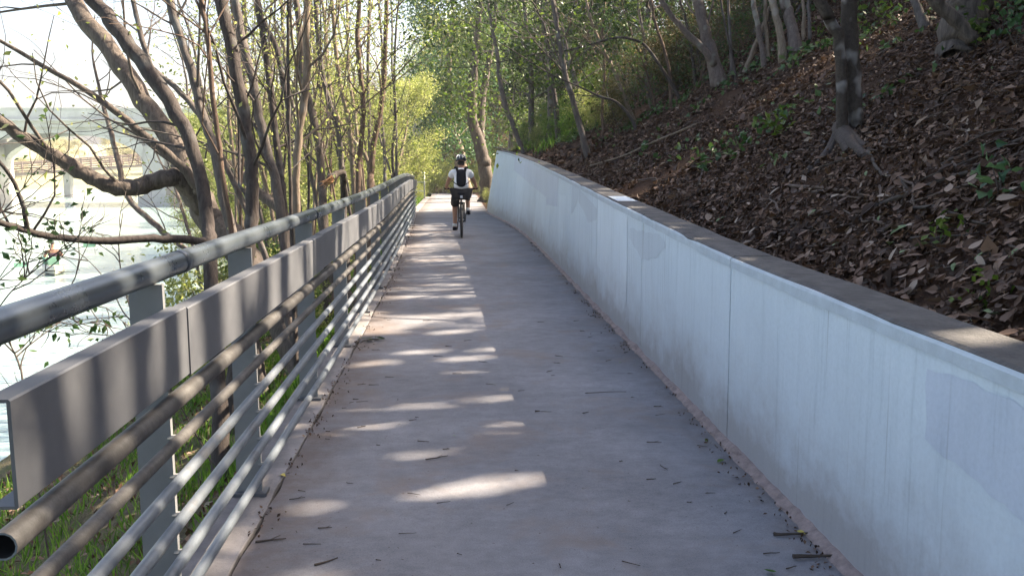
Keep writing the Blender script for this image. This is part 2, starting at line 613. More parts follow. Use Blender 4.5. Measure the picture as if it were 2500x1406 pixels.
    M['lf_green'] = leaf_mat('leaf_green', [(0, (0.036, 0.066, 0.012)), (0.5, (0.072, 0.118, 0.020)), (1, (0.14, 0.185, 0.04))], 0.38, 0.42, 1.4)
    M['lf_dark'] = leaf_mat('leaf_evergreen', [(0, (0.018, 0.034, 0.011)), (0.5, (0.036, 0.060, 0.018)), (1, (0.075, 0.105, 0.035))], 0.33, 0.38, 1.4)
    M['lf_olive'] = leaf_mat('leaf_olive', [(0, (0.045, 0.04, 0.018)), (0.5, (0.09, 0.08, 0.03)), (0.85, (0.16, 0.13, 0.06)), (1, (0.30, 0.22, 0.13))], 0.3, 0.55, 1.3)
    M['lf_blue'] = leaf_mat('leaf_bluish', [(0, (0.03, 0.07, 0.035)), (0.5, (0.055, 0.115, 0.055)), (1, (0.10, 0.17, 0.085))], 0.35, 0.4, 1.4)
    M['grass'] = leaf_mat('grass_blade', [(0, (0.045, 0.10, 0.014)), (0.5, (0.085, 0.175, 0.02)), (1, (0.17, 0.26, 0.05))], 0.5, 0.5, 1.5)
    M['lf_weed'] = leaf_mat('leaf_weed', [(0, (0.04, 0.09, 0.016)), (0.5, (0.08, 0.155, 0.026)), (1, (0.16, 0.24, 0.05))], 0.45, 0.45, 1.4)
    brown = [(0, (0.030, 0.017, 0.011)), (0.35, (0.086, 0.048, 0.030)), (0.6, (0.15, 0.088, 0.058)), (0.8, (0.235, 0.158, 0.114)), (0.93, (0.30, 0.235, 0.185)), (1, (0.14, 0.18, 0.085))]
    M['lf_litter'] = leaf_mat('leaf_litter', brown, 0.1, 0.6, 1.0)
    M['lf_ivy'] = leaf_mat('leaf_ivy', [(0, (0.025, 0.055, 0.018)), (0.5, (0.05, 0.10, 0.03)), (1, (0.11, 0.16, 0.06))], 0.3, 0.4, 1.3)
    M['twig'] = simple('twig_bark', (0.060, 0.045, 0.036), 0.9, 0, 0.4, 40)
    M['stick'] = simple('dead_stick', (0.095, 0.066, 0.05), 0.9, 0, 0.4, 12)

    # --- rest
    M['bridge'] = simple('bridge_concrete', (0.50, 0.485, 0.44), 0.9, 0, 0.25, 0.6)
    M['rust'] = simple('rusty_rail', (0.30, 0.225, 0.19), 0.8, 0, 0.2, 3)
    M['skin'] = simple('skin', (0.36, 0.19, 0.125), 0.55)
    M['shirt'] = simple('white_cotton', (0.80, 0.80, 0.82), 0.85, 0, 0.04, 20, 0.2, 25)
    M['short'] = simple('dark_shorts', (0.014, 0.011, 0.012), 0.85, 0, 0.3, 20)
    M['black'] = simple('black_nylon', (0.006, 0.007, 0.012), 0.9, 0, 0.3, 30, 0, 40, 0.1)
    M['hair'] = simple('hair', (0.012, 0.009, 0.008), 0.7)
    M['helmet'] = simple('helmet_shell', (0.02, 0.025, 0.035), 0.25)
    M['helmet_w'] = simple('helmet_pale_rib', (0.55, 0.6, 0.66), 0.3)
    M['rubber'] = simple('tyre_rubber', (0.018, 0.018, 0.019), 0.8, 0, 0.3, 30)
    M['bikeframe'] = simple('bike_frame_paint', (0.02, 0.02, 0.022), 0.35)
    M['steel'] = simple('bright_steel', (0.5, 0.5, 0.5), 0.3, 0.9)
    M['sock'] = simple('white_sock', (0.7, 0.7, 0.7), 0.9)
    M['mark'] = simple('white_mark', (0.6, 0.6, 0.65), 0.6)
    M['purple'] = simple('plum_cotton', (0.06, 0.025, 0.05), 0.8)
    M['kayak'] = simple('kayak_hull', (0.62, 0.55, 0.42), 0.4)
    M['kayak_g'] = simple('green_gear', (0.28, 0.52, 0.36), 0.4)
    M['rot'] = simple('pebble', (0.30, 0.26, 0.23), 0.9, 0, 0.3, 30)


mats()


# ------------------------------------------------------------------ leaves
def unit(v):
    return v / (np.linalg.norm(v, axis=-1, keepdims=True) + 1e-9)


def leaves(mb, P, size, q, wid=0.5, up=0.0, droop=0.0, axis=None, normal=None, shade=None, fold=0.18):
    """one folded four-point leaf at each position"""
    P = np.asarray(P, float); n = len(P)
    if n == 0:
        return
    L = size * q.uniform(0.65, 1.3, n)[:, None] if np.isscalar(size) else np.asarray(size)[:, None]
    A = unit(q.normal(size=(n, 3)) + np.array((0, 0, -droop))) if axis is None else unit(axis)
    if normal is None:
        Nn = q.normal(size=(n, 3)) + np.array((0, 0, up))
    else:
        Nn = normal
    Nn = unit(Nn - A * np.sum(Nn * A, 1)[:, None])
    B = np.cross(Nn, A)
    f = fold * q.uniform(-0.6, 1.2, n)[:, None]
    v0 = P - A * L * 0.5
    v2 = P + A * L * 0.5 - Nn * L * 0.12
    v1 = P + B * L * wid * 0.5 + Nn * L * f - A * L * 0.06
    v3 = P - B * L * wid * 0.5 + Nn * L * f - A * L * 0.06
    V = np.stack([v0, v1, v2, v3], 1).reshape(-1, 3)
    sh = q.random(n) if shade is None else np.clip(shade, 0, 1)
    mb.add(V, np.arange(n * 4).reshape(n, 4), np.repeat(sh, 4))


def litter_leaves(mb, P, L, A, Nn, q, shade):
    n = len(P); L = np.asarray(L)[:, None]
    B = np.cross(Nn, A)
    w1 = q.uniform(0.18, 0.34, (n, 1)); w2 = q.uniform(0.18, 0.34, (n, 1))
    f1 = q.uniform(-0.06, 0.30, (n, 1)); f2 = q.uniform(-0.06, 0.30, (n, 1)); bend = q.normal(size=(n, 1)) * 0.16
    b = P - A * L * 0.5 + Nn * L * np.abs(bend)
    t = P + A * L * 0.5 + Nn * L * (bend + 0.05)
    m = P + A * L * q.uniform(-0.12, 0.12, (n, 1)) - Nn * L * 0.04
    l = P + B * L * w1 + Nn * L * f1 + A * L * q.uniform(-0.15, 0.15, (n, 1))
    r = P - B * L * w2 + Nn * L * f2 + A * L * q.uniform(-0.15, 0.15, (n, 1))
    V = np.stack([b, r, t, l, m], 1).reshape(-1, 3)
    i = np.arange(n)[:, None] * 5
    F = np.concatenate([i + np.array([[0, 1, 2, 4]]), i + np.array([[0, 4, 2, 3]])])
    mb.add(V, F, np.repeat(shade, 5))


def limb(p0, d, length, r0, q, n=7, curve=0.35, up=0.15, r1=0.25):
    """a wandering limb; returns points and radii"""
    P = [np.asarray(p0, float)]
    d = d / np.linalg.norm(d)
    st = length / (n - 1)
    for i in range(n - 1):
        d = d + q.normal(size=3) * curve * 0.35 + np.array((0, 0, up * 0.25))
        d /= np.linalg.norm(d)
        P.append(P[-1] + d * st)
    return np.array(P), np.linspace(r0, r0 * r1, n)


def side_limbs(mb, P, R, q, count, t0=0.25, t1=1.0, ln=(0.8, 2.2), rr=0.4, sub=3, up=0.3, sides=5, rmin=0.004, flat=None):
    """branches and twigs along a stem; returns twig points for leaves"""
    tips = []
    m = len(P)
    for i in range(count):
        t = q.uniform(t0, t1) * (m - 1)
        k = int(min(t, m - 2)); f = t - k
        p = P[k] * (1 - f) + P[k + 1] * f
        r = (R[k] * (1 - f) + R[k + 1] * f)
        T = unit(P[k + 1] - P[k])
        d = q.normal(size=3); d -= T * np.dot(d, T)
        d = unit(d) * q.uniform(0.6, 1.1) + T * q.uniform(0.2, 0.9) + np.array((0, 0, up))
        L = q.uniform(*ln)
        B, br = limb(p, d, L, max(rmin, min(r * rr, 0.005 + 0.007 * L)), q, 7, 0.5, up * 0.5, 0.25)
        mb.tube(B, br, sides, cap=False)
        tips.append(B[3:])
        for s in range(sub):
            kk = q.integers(2, 6)
            d2 = unit(B[kk] - B[kk - 1]) + q.normal(size=3) * 0.6
            C, cr = limb(B[kk], d2, L * q.uniform(0.3, 0.6), max(rmin * 0.7, br[kk] * 0.6), q, 5, 0.6, up * 0.3, 0.35)
            mb.tube(C, cr, 4, cap=False)
            tips.append(C[1:])
    return np.concatenate(tips) if tips else np.zeros((0, 3))

# ================================================================== THE SETTING
# path slab
ys = np.concatenate([np.arange(-6, 34, 0.25), np.arange(34, 80.1, 0.5)])
us = np.concatenate([[0, 0.02, 0.06, 0.12, 0.22, 0.35, 0.5], np.linspace(0.6, 0.8, 3), [0.88, 0.93, 0.97, 0.99, 1.0]])
X = np.array([XL + s_(y) + us * (XR - XL + 0.02) + np.where(us < 0.001, 0.007 + 0.010 * fbm(y, 0, 0.5, 21, 4), 0) for y in ys])
Y = np.repeat(ys[:, None], len(us), 1)
Z = h_(Y) + 0.004 * fbm(X, Y, 2.5, 22, 2)
pm = grid_pts(X, Y, Z)
ed = np.maximum(np.clip(1 - us / 0.26, 0, 1), np.clip((us - 0.80) / 0.2, 0, 1) * 0.75)
pm.a = [np.tile(ed, len(ys))]
o = pm.build('path', M['path'], smooth=True); tag(o, 'grey concrete cycle path between the railing and white wall', kind='structure')

# strip the railing stands on, and the dirt-filled gap beside it
ks = thing('kerb', None, None); ks['kind'] = 'structure'
del_y = ys[ys <= 46]
m = MB()
sec = [(-1.17, -0.55), (-1.17, -0.006), (-1.155, 0.006), (-0.912, 0.003), (-0.907, -0.001), (-0.905, -0.2)]
V = np.array([[(a + s_(y) + (0.008 * float(fbm(y, 1, 0.6, 23, 3)) if i > 2 else 0), y, h_(y) + b) for i, (a, b) in enumerate(sec)] for y in del_y])
i = np.arange(len(del_y) - 1)[:, None] * 6; j = np.arange(5)[None, :]
m.add(V.reshape(-1, 3), np.stack([i + j, i + 6 + j, i + 6 + j + 1, i + j + 1], -1).reshape(-1, 4))
m.build('kerb_strip', M['kerb'], ks)
m = MB()
V = np.array([[(a + s_(y), y, h_(y) - 0.022) for a in (-0.93, -0.87)] for y in del_y]); i = np.arange(len(del_y) - 1) * 2
m.add(V.reshape(-1, 3), np.stack([i, i + 1, i + 3, i + 2], -1))
m.build('gap_soil', M['crack'], ks)

# river bank
ysb = np.concatenate([np.arange(-8, 24, 0.3), np.arange(24, 60, 0.8), np.arange(60, 141, 2.5)])
tb = np.concatenate([np.linspace(0, 0.3, 14), np.linspace(0.34, 1.4, 22), [1.8, 2.6]])
X = np.array([XB + 0.02 + s_(y) - tb * bank_edge(y) for y in ysb]); Y = np.repeat(ysb[:, None], len(tb), 1)
o = grid_pts(X[:, ::-1], Y[:, ::-1], bank_z(X, Y)[:, ::-1]).build('riverbank', M['bank'], smooth=True)
tag(o, 'earth bank sloping from the railing to the river', kind='structure')

# hillside
ysh = np.concatenate([np.arange(-14, 30, 0.28), np.arange(30, 36, 0.12), np.arange(36, 70, 0.9), np.arange(70, 141, 3.5)])
wb = np.concatenate([np.linspace(-0.10, 1.5, 14), np.linspace(1.7, 9, 36), np.linspace(9.5, 26, 20), np.linspace(30, 70, 6)])
X = np.array([back_x(y) + wb + np.where(wb < 0, -0.33 / (1 + math.exp(-(y - 32.8) / 0.3)), 0) for y in ysh]); Y = np.repeat(ysh[:, None], len(wb), 1)
hill = grid_pts(X, Y, hill_z(X, Y)).build('hillside', M['soil'], smooth=True)
tag(hill, 'steep wooded hillside of dark soil above the wall', kind='structure')

# river, far shore
o = grid_sheet(np.linspace(-420, 60, 20), np.linspace(-120, 480, 20), lambda x, y: x * 0 + WATER_Z).build('river', M['water'])
tag(o, 'pale glittering river beyond the railing', kind='structure')
o = grid_sheet(np.linspace(-420, 200, 60), np.concatenate([np.linspace(128, 260, 20), np.linspace(280, 480, 8)]),
               lambda x, y: -3.0 + np.clip(y - 132, 0, 40) * 0.13 + np.clip(y - 172, 0, 300) * 0.03 + fbm(x, y, 40, 31, 3) * 0.5).build('far_shore', M['far'], smooth=True)
tag(o, 'pale scrubby shore across the river', kind='structure')

# ------------------------------------------------------------------ white retaining wall
J0, JS = 4.85, 2.44
joints = [J0 + JS * k for k in (-4, -2, 0, 1, 2, 3, 4, 5, 6, 7, 8, 9, 10, 11)]
wall = thing('retaining_wall', 'long white painted concrete retaining wall below the wooded slope', 'wall', (0, 0, 0))


def face_x(y, z):
    return XR + s_(y) + lean(y) * z


def wall_end(z):
    return 32.1 - 0.62 * z


for k in range(len(joints) - 1):
    a, b_ = joints[k] + 0.007, joints[k + 1] - 0.007
    last = k == len(joints) - 2
    rows = [-0.1, 0.04, 0.12, 0.22, 0.36, 0.55, 0.8, 1.0]
    m = MB(); V = []; A = []
    yy = np.linspace(a, b_, 5)
    for y in yy:
        H = wall_top(y) - 0.055
        for f in rows:
            z = f * H if f > 0.3 else f
            ye = y if not (last and y == yy[-1]) else wall_end(z)
            V.append((face_x(ye, z), ye, z + h_(y) * (1 - f))); A.append(max(0, z))
        ye = y if not (last and y == yy[-1]) else wall_end(H)
        V.append((back_x(y) - 0.01, ye, H)); A.append(0.9)
        V.append((back_x(y) - 0.01, ye, -0.1)); A.append(0.9)
    n = len(rows) + 2
    i = np.arange(4)[:, None] * n; j = np.arange(n)[None, :]; j2 = (j + 1) % n
    m.add(V, np.stack([i + j, i + j2, i + n + j2, i + n + j], -1).reshape(-1, 4), A)
    m.f.append(np.arange(n)[None, :]); m.f.append((4 * n + np.arange(n)[::-1])[None, :])
    m.build('wall_panel', M['wall'], wall)
    # painted lip under the coping
    m = MB(); V = []
    yy2 = np.linspace(a, b_ if not last else wall_end(wall_top(b_)), 14)
    for q_, y in enumerate(yy2):
        H = float(wall_top(y)); e = 0.004 * float(fbm(y, 2, 0.35, 41, 3)); fx = float(face_x(y, H))
        V += [(fx - 0.007 + e * 0.4, y, H - 0.062 + e), (fx - 0.008 + e * 0.5, y, H - 0.018), (fx - 0.003 + e, y, H - 0.005), (fx + 0.030, y, H - 0.005), (fx + 0.030, y, H - 0.062)]
    i = np.arange(13)[:, None] * 5; j = np.arange(5)[None, :]; j2 = (j + 1) % 5
    m.add(V, np.stack([i + j, i + j2, i + 5 + j2, i + 5 + j], -1).reshape(-1, 4), np.full(len(V), 0.9))
    m.f.append(np.arange(5)[None, :]); m.f.append((13 * 5 + np.arange(5)[::-1])[None, :])
    m.build('wall_lip', M['lip'], wall)
    # bare concrete top
    m = MB(); V = []
    for q_, y in enumerate(yy2):
        H = float(wall_top(y)); e = 0.006 * float(fbm(y, 5, 0.25, 42, 4)); fx = float(face_x(y, H))
        V += [(fx + 0.012 + e, y, H - 0.05), (fx + 0.002 + e, y, H - 0.003), (fx + 0.016 + e, y, H + 0.006), (back_x(y) - 0.01 + e, y, H + 0.006), (back_x(y) + e, y, H - 0.05)]
    m.add(V, np.stack([i + j, i + j2, i + 5 + j2, i + 5 + j], -1).reshape(-1, 4))
    m.f.append(np.arange(5)[None, :]); m.f.append((13 * 5 + np.arange(5)[::-1])[None, :])
    m.build('coping', M['coping'], wall)
# dark filler deep in the joints
m = MB()
for y in joints[1:-1]:
    H = float(wall_top(y)) - 0.06
    V = [(float(face_x(y, z)) + dx, y + dy, z) for z in (0.0, H) for dx, dy in ((0.03, -0.015), (0.11, -0.015), (0.11, 0.015), (0.03, 0.015))]
    m.add(V, [(0, 3, 2, 1), (4, 5, 6, 7), (0, 1, 5, 4), (1, 2, 6, 5), (2, 3, 7, 6), (3, 0, 4, 7)])
m.build('joint_filler', M['crack'], wall)
# mortar fillet at the foot
m = MB(); V = []
yf = np.arange(-5, 31.5, 0.07)
for y in yf:
    e = float(fbm(y, 0, 0.33, 43, 4)); e2 = float(fbm(y, 9, 0.2, 44, 4))
    V += [(face_x(y, 0) + 0.02, y, h_(y) + 0.034 + 0.012 * e), (face_x(y, 0) - 0.014 + 0.006 * e2, y, h_(y) + 0.026 + 0.010 * e), (face_x(y, 0) - 0.040 - 0.010 * e2, y, h_(y) + 0.010), (face_x(y, 0) - 0.055 - 0.014 * e, y, h_(y) - 0.012)]
V = np.array(V, float); i = np.arange(len(yf) - 1)[:, None] * 4; j = np.arange(3)[None, :]
m.add(V, np.stack([i + j, i + j + 1, i + 4 + j + 1, i + 4 + j], -1).reshape(-1, 4))
m.build('base_fillet', M['fillet'], wall)


def patch(pts_bot, pts_top, mat, seed, off=0.0025, name='paint_patch', step=0.06):
    """a repainted area: lower and upper outline given as (y, z) lists"""
    y0, y1 = pts_bot[0][0], pts_bot[-1][0]
    yy = np.linspace(y0, y1, max(4, int(abs(y1 - y0) / step)))
    zb = np.interp(yy, [p[0] for p in pts_bot], [p[1] for p in pts_bot]) + 0.012 * fbm(yy, 0, 0.3, seed, 3)
    zt = np.interp(yy, [p[0] for p in pts_top], [p[1] for p in pts_top]) + 0.010 * fbm(yy, 3, 0.3, seed + 1, 3)
    zt = np.minimum(zt, wall_top(yy) - 0.068)
    m = MB(); V = []; A = []
    R = 5
    for y, b_, t in zip(yy, zb, zt):
        for f in np.linspace(0, 1, R):
            z = b_ + (t - b_) * f
            V.append((face_x(y, z) - off, y + 0.01 * math.sin(z * 23), z + h_(y) * 0.3)); A.append(z)
    i = np.arange(len(yy) - 1)[:, None] * R; j = np.arange(R - 1)[None, :]
    m.add(V, np.stack([i + j, i + j + 1, i + R + j + 1, i + R + j], -1).reshape(-1, 4), A)
    return m.build(name, mat, wall)


patch([(1.2, 0.55), (2.1, 0.62), (2.73, 0.70)], [(1.2, 0.93), (2.6, 0.95), (2.73, 0.93)], M['patch'], 51)
patch([(6.45, 0.99), (6.7, 0.88), (7.2, 0.80), (7.84, 0.93)], [(6.45, 1.03), (6.7, 1.06), (7.84, 1.03)], M['patch3'], 53)
patch([(7.92, 0.33), (8.15, 0.20), (8.6, 0.22), (9.1, 0.42), (9.70, 0.50)], [(7.92, 1.2), (9.7, 1.4)], M['patch2'], 55)
patch([(9.75, 0.98), (10.3, 0.9), (11.3, 1.12), (12.0, 0.88)], [(9.75, 1.1), (10.6, 1.2), (12.0, 1.36)], M['patch3'], 57)
patch([(13.6, 0.92), (15.2, 0.88), (15.3, 1.0), (17.5, 1.10), (19.0, 1.18), (23, 1.42)], [(13.6, 1.42), (23, 1.75)], M['patch'], 59)
patch([(12.6, 0.28), (13.4, 0.30)], [(12.6, 1.12), (13.4, 1.12)], M['patch2'], 61)
m = MB(); V = []                                      # whitewashed spot across the coping
yy = np.linspace(8.55, 9.15, 8)
for y in yy:
    H = float(wall_top(y)); V += [(face_x(y, H) + 0.018, y, H + 0.0105), (back_x(y) - 0.03 + 0.01 * math.sin(y * 31), y, H + 0.0095)]
i = np.arange(7) * 2
m.add(np.array(V, float), np.stack([i, i + 1, i + 3, i + 2], -1)); m.build('paint_patch', M['patch2'], wall)

# ------------------------------------------------------------------ railing
rail = thing('railing', 'long grey steel railing with round handrail, flat panel and pipes', 'railing', (0, 0, 0))
posts_y = [2.93, 4.19] + [5.93 + 1.74 * k for k in range(15)]
R0, R1 = 1.78, 31.2


def line(x, z, y0, y1, step=0.3):
    yy = np.arange(y0, y1 + step * 0.5, step)
    return np.stack([x + s_(yy), yy, z + h_(yy)], -1)


m = MB()
P = line(-1.012, 1.245, -1.5, R1)
m.tube(P, 0.041, 18)
hr = m.build('handrail', M['rail'], rail, True)
for y in posts_y[::2]:                               # welded collars
    m = MB(); m.tube(line(-1.012, 1.245, y + 0.30, y + 0.37, 0.035), 0.0435, 18); m.build('weld_collar', M['rail'], hr, True)
edges_ = [R0] + [p + 0.02 for p in posts_y[0::2]] + [R1]
for k in range(len(edges_) - 1):                      # box panel in lengths
    a, b_ = edges_[k], edges_[k + 1] - 0.004
    if b_ - a < 0.2: continue
    yy = np.linspace(a, b_, 9); off = 0.004 * (k % 2)
    m = MB(); V = []
    for y in yy:
        for (xx, zz) in [(-0.900, 0.904), (-0.900, 1.127), (-0.904, 1.131), (-0.956, 1.131), (-0.956, 1.124), (-0.908, 1.124), (-0.908, 0.907), (-0.956, 0.907), (-0.956, 0.900), (-0.904, 0.900)]:
            V.append((xx + off + s_(y), y, zz - off + h_(y)))
    i = np.arange(8)[:, None] * 10; j = np.arange(10)[None, :]; j2 = (j + 1) % 10
    m.add(np.array(V, float), np.stack([i + j, i + j2, i + 10 + j2, i + 10 + j], -1).reshape(-1, 4))
    m.f.append(np.arange(10)[None, :]); m.f.append((80 + np.arange(10)[::-1])[None, :])
    m.build('panel', M['panel'], rail)
PZ = [0.830, 0.692, 0.556, 0.422, 0.288, 0.158]
for k, z in enumerate(PZ):
    r = 0.030 if k == 0 else 0.0205
    m = MB()
    P = line(-0.928, z, R0 - 0.02 if k == 0 else R0 - 0.6, R1 - 0.1 * k)
    m.tube(P, r, 14 if k == 0 else 12, cap=False)
    n = 14 if k == 0 else 12
    c0 = P[0]
    m.f.append((len(P) * n - n + np.arange(n))[None, :])
    pp = m.build('pipe', M['pipe'] if k > 1 else M['pipe_dark'], rail, True)
    m = MB(); m.tube(np.array([c0 + (0, 0.0, 0), c0 + (0, 0.12, 0)]), r * 0.86, n, cap=False)
    m.f.append((n + np.arange(n))[None, :]); m.build('bore', M['pipe_in'], pp, True)
    m = MB()                                           # ring that closes the wall of the pipe
    an = np.arange(n) / n * 6.283
    V = [(c0[0] + math.cos(t) * q_, c0[1] - 0.0005, c0[2] + math.sin(t) * q_) for q_ in (r, r * 0.86) for t in an]
    jj = np.arange(n); m.add(V, np.stack([jj, (jj + 1) % n, n + (jj + 1) % n, n + jj], -1)); m.build('rim', M['pipe'], pp)
for y in posts_y:
    hx = float(s_(y)); hz = float(h_(y))
    m = MB()
    V = []
    for z, w in ((0.004, 0.060), (0.4, 0.058), (1.208, 0.054)):
        for dx, dy in ((-w, -0.011), (w, -0.011), (w, 0.011), (-w, 0.011)):
            V.append((-1.02 + hx + dx, y + dy, hz + z))
    m.add(V, [(0, 3, 2, 1), (8, 9, 10, 11)] + [(4 * r_ + q_, 4 * r_ + (q_ + 1) % 4, 4 * r_ + 4 + (q_ + 1) % 4, 4 * r_ + 4 + q_) for r_ in (0, 1) for q_ in range(4)])
    po = m.build('post', M['postp'], rail)
    m = MB(); m.box((-1.02 + hx, y, hz + 0.014), (0.17, 0.09, 0.016)); m.build('base_plate', M['panel'], po)
    for z in PZ[1:]:
        if y < 14:
            m = MB(); m.tube(np.array([(-0.975 + hx, y - 0.004, hz + z - 0.004), (-0.928 + hx, y - 0.004, hz + z - 0.004)]), 0.012, 6); m.build('weld_lug', M['postp'], po)

# galvanised end frame by the path
gx, gy = -1.12 + float(s_(44)), 44.0
gate = thing('handrail_frame', 'pale galvanised handrail frame at the far end of the railing', 'railing', (gx, gy, float(h_(gy))))
m = MB(); m.tube([(0, 0, -0.05), (0, 0, 1.28)], 0.035, 8); m.build('post', M['galv'], gate, True)
m = MB(); m.tube([(-0.62, 0.5, -0.3), (-0.62, 0.5, 1.28)], 0.03, 8); m.build('post', M['galv'], gate, True)
for z in (1.28, 0.78, 0.35):
    m = MB(); m.tube(spline([(0, 0, z), (-0.30, 0.25, z + 0.01), (-0.62, 0.5, z)], 3), 0.028, 8); m.build('rail_bar', M['galv'], gate, True)
    m = MB(); m.tube([(-0.62, 0.5, z), (-2.2, -0.6, z - 0.75)], 0.026, 8); m.build('rail_bar', M['galv'], gate, True)
m = MB(); m.tube([(-2.2, -0.6, -1.3), (-2.2, -0.6, 0.55)], 0.03, 8); m.build('post', M['galv'], gate, True)

# ------------------------------------------------------------------ road bridge over the river
BY = 82.0
bp = at(375, 500, BY)
bridge = thing('road_bridge', 'pale concrete arch road bridge with parapet crossing the river', 'bridge', (bp[0], BY, WATER_Z))
ZT = 8.62                                             # parapet top above the water
PITCHX, PW, BW = 17.6, 2.0, 10.0
m = MB(); m.box((-20, BW / 2, ZT - 1.30), (150, BW, 0.55)); m.build('deck', M['bridge'], bridge)
for yv in (0.0, BW):
    m = MB(); m.box((-20, yv, ZT - 0.52), (150, 0.30, 0.95)); par = m.build('parapet', M['bridge'], bridge)
    m = MB(); m.box((-20, yv, ZT + 0.02), (150, 0.42, 0.12)); m.build('parapet_cap', M['bridge'], par)
    m = MB(); m.box((-20, yv - 0.1 if yv == 0 else yv + 0.1, ZT - 0.98), (150, 0.6, 0.16)); m.build('cornice', M['bridge'], par)
for k in range(-5, 3):
    xc = k * PITCHX
    m = MB(); m.box((xc, BW / 2, 2.6), (PW, BW - 1, 5.6)); pr = m.build('pier', M['bridge'], bridge)
    m = MB(); m.box((xc, BW / 2, 0.2), (PW + 0.8, BW - 0.2, 1.4)); m.build('pier_footing', M['bridge'], pr)
    m = MB(); m.box((xc, BW / 2, 6.5), (PW * 0.7, BW - 1.6, 2.3)); m.build('pier_shaft', M['bridge'], pr)
    # arch ring to the left of this pier
    for yv in (0.4, BW - 2.0):
        t = np.linspace(0, math.pi, 25)
        half = (PITCHX - PW) / 2
        xo = xc - PITCHX / 2
        V = []
        for a_ in t:
            cx_, cz_ = math.cos(a_) * half, math.sin(a_)
            for th in (0.0, 0.75 + 0.35 * (1 - cz_)):
                for yy in (0, 1.6):
                    V.append((xo + cx_ * (1 + th * 0.03), yv + yy, 4.0 + 2.55 * cz_ + th))
        m = MB(); i = np.arange(24) * 4
        for a_, b_ in ((0, 1), (1, 3), (3, 2), (2, 0)):
            m.add(V, np.stack([i + a_, i + b_, i + 4 + b_, i + 4 + a_], -1))
        ar = m.build('arch', M['bridge'], bridge)
        for fx in (-0.78, -0.55, 0.55, 0.78):
            zc = 4.0 + 2.55 * math.sqrt(1 - fx * fx) + 0.8
            m = MB(); m.box((xo + fx * half, yv + 0.8, (zc + ZT - 1.55) / 2), (0.5, 1.4, max(0.1, ZT - 1.55 - zc))); m.build('spandrel_column', M['bridge'], ar)
for k in range(-14, 4):
    lp = thing('lamp_post', 'small grey lamp post on the bridge parapet', 'lamp post', (bp[0] + k * 6.1 + 2.4, BY, WATER_Z + ZT + 0.08), 0, 'lamp posts along the bridge')
    m = MB(); m.tube([(0, 0, 0), (0, 0, 0.5), (0, 0, 0.55)], [0.10, 0.07, 0.13], 8); m.build('stem', M['bridge'], lp)
    m = MB(); m.lathe([(0.02, 0.5), (0.17, 0.6), (0.20, 0.9), (0.12, 1.15), (0.0, 1.2)], 8); m.build('lantern', M['galv'], lp, True)

# pedestrian bridge under the arch
a = at(120, 400, 104.0); b_ = at(420, 379, 104.0)
foot = thing('footbridge', 'narrow rust brown railed footbridge beneath the arch', 'bridge', (a[0], 104.0, WATER_Z))
L = b_[0] - a[0]; z0, z1 = a[2] - WATER_Z - 0.75, b_[2] - WATER_Z - 0.75
m = MB()
for yy in (0,):
    V = [(x, y, z + dz) for x, z in ((-14, z0 - 1.0), (L, z1)) for y in (0, 2.4) for dz in (-0.3, 0)]
    m.add(V, [(0, 2, 3, 1), (4, 5, 7, 6), (0, 1, 5, 4), (2, 6, 7, 3), (1, 3, 7, 5), (0, 4, 6, 2)])
m.build('deck', M['rust'], foot)
sl_ = (z1 - z0 + 1.0) / (L + 14)
for yy in (0.0, 2.4):
    for dz in (0.2, 0.45, 0.7, 0.95, 1.15):
        m = MB(); m.tube([(-14, yy, z0 - 1.0 + dz), (L, yy, z1 + dz)], 0.045, 5); m.build('rail_bar', M['rust'], foot)
    for x in np.arange(-14, L, 1.1):
        z = z0 - 1.0 + (x + 14) * sl_
        m = MB(); m.box((x, yy, z + 0.55), (0.10, 0.10, 1.25)); m.build('rail_post', M['rust'], foot)
for x in (-9, 1.5, 12.0):
    z = z0 - 1.0 + (x + 14) * sl_
    m = MB(); m.box((x, 1.2, z / 2 - 0.8), (0.7, 1.2, z + 1.3)); m.build('support', M['bridge'], foot)

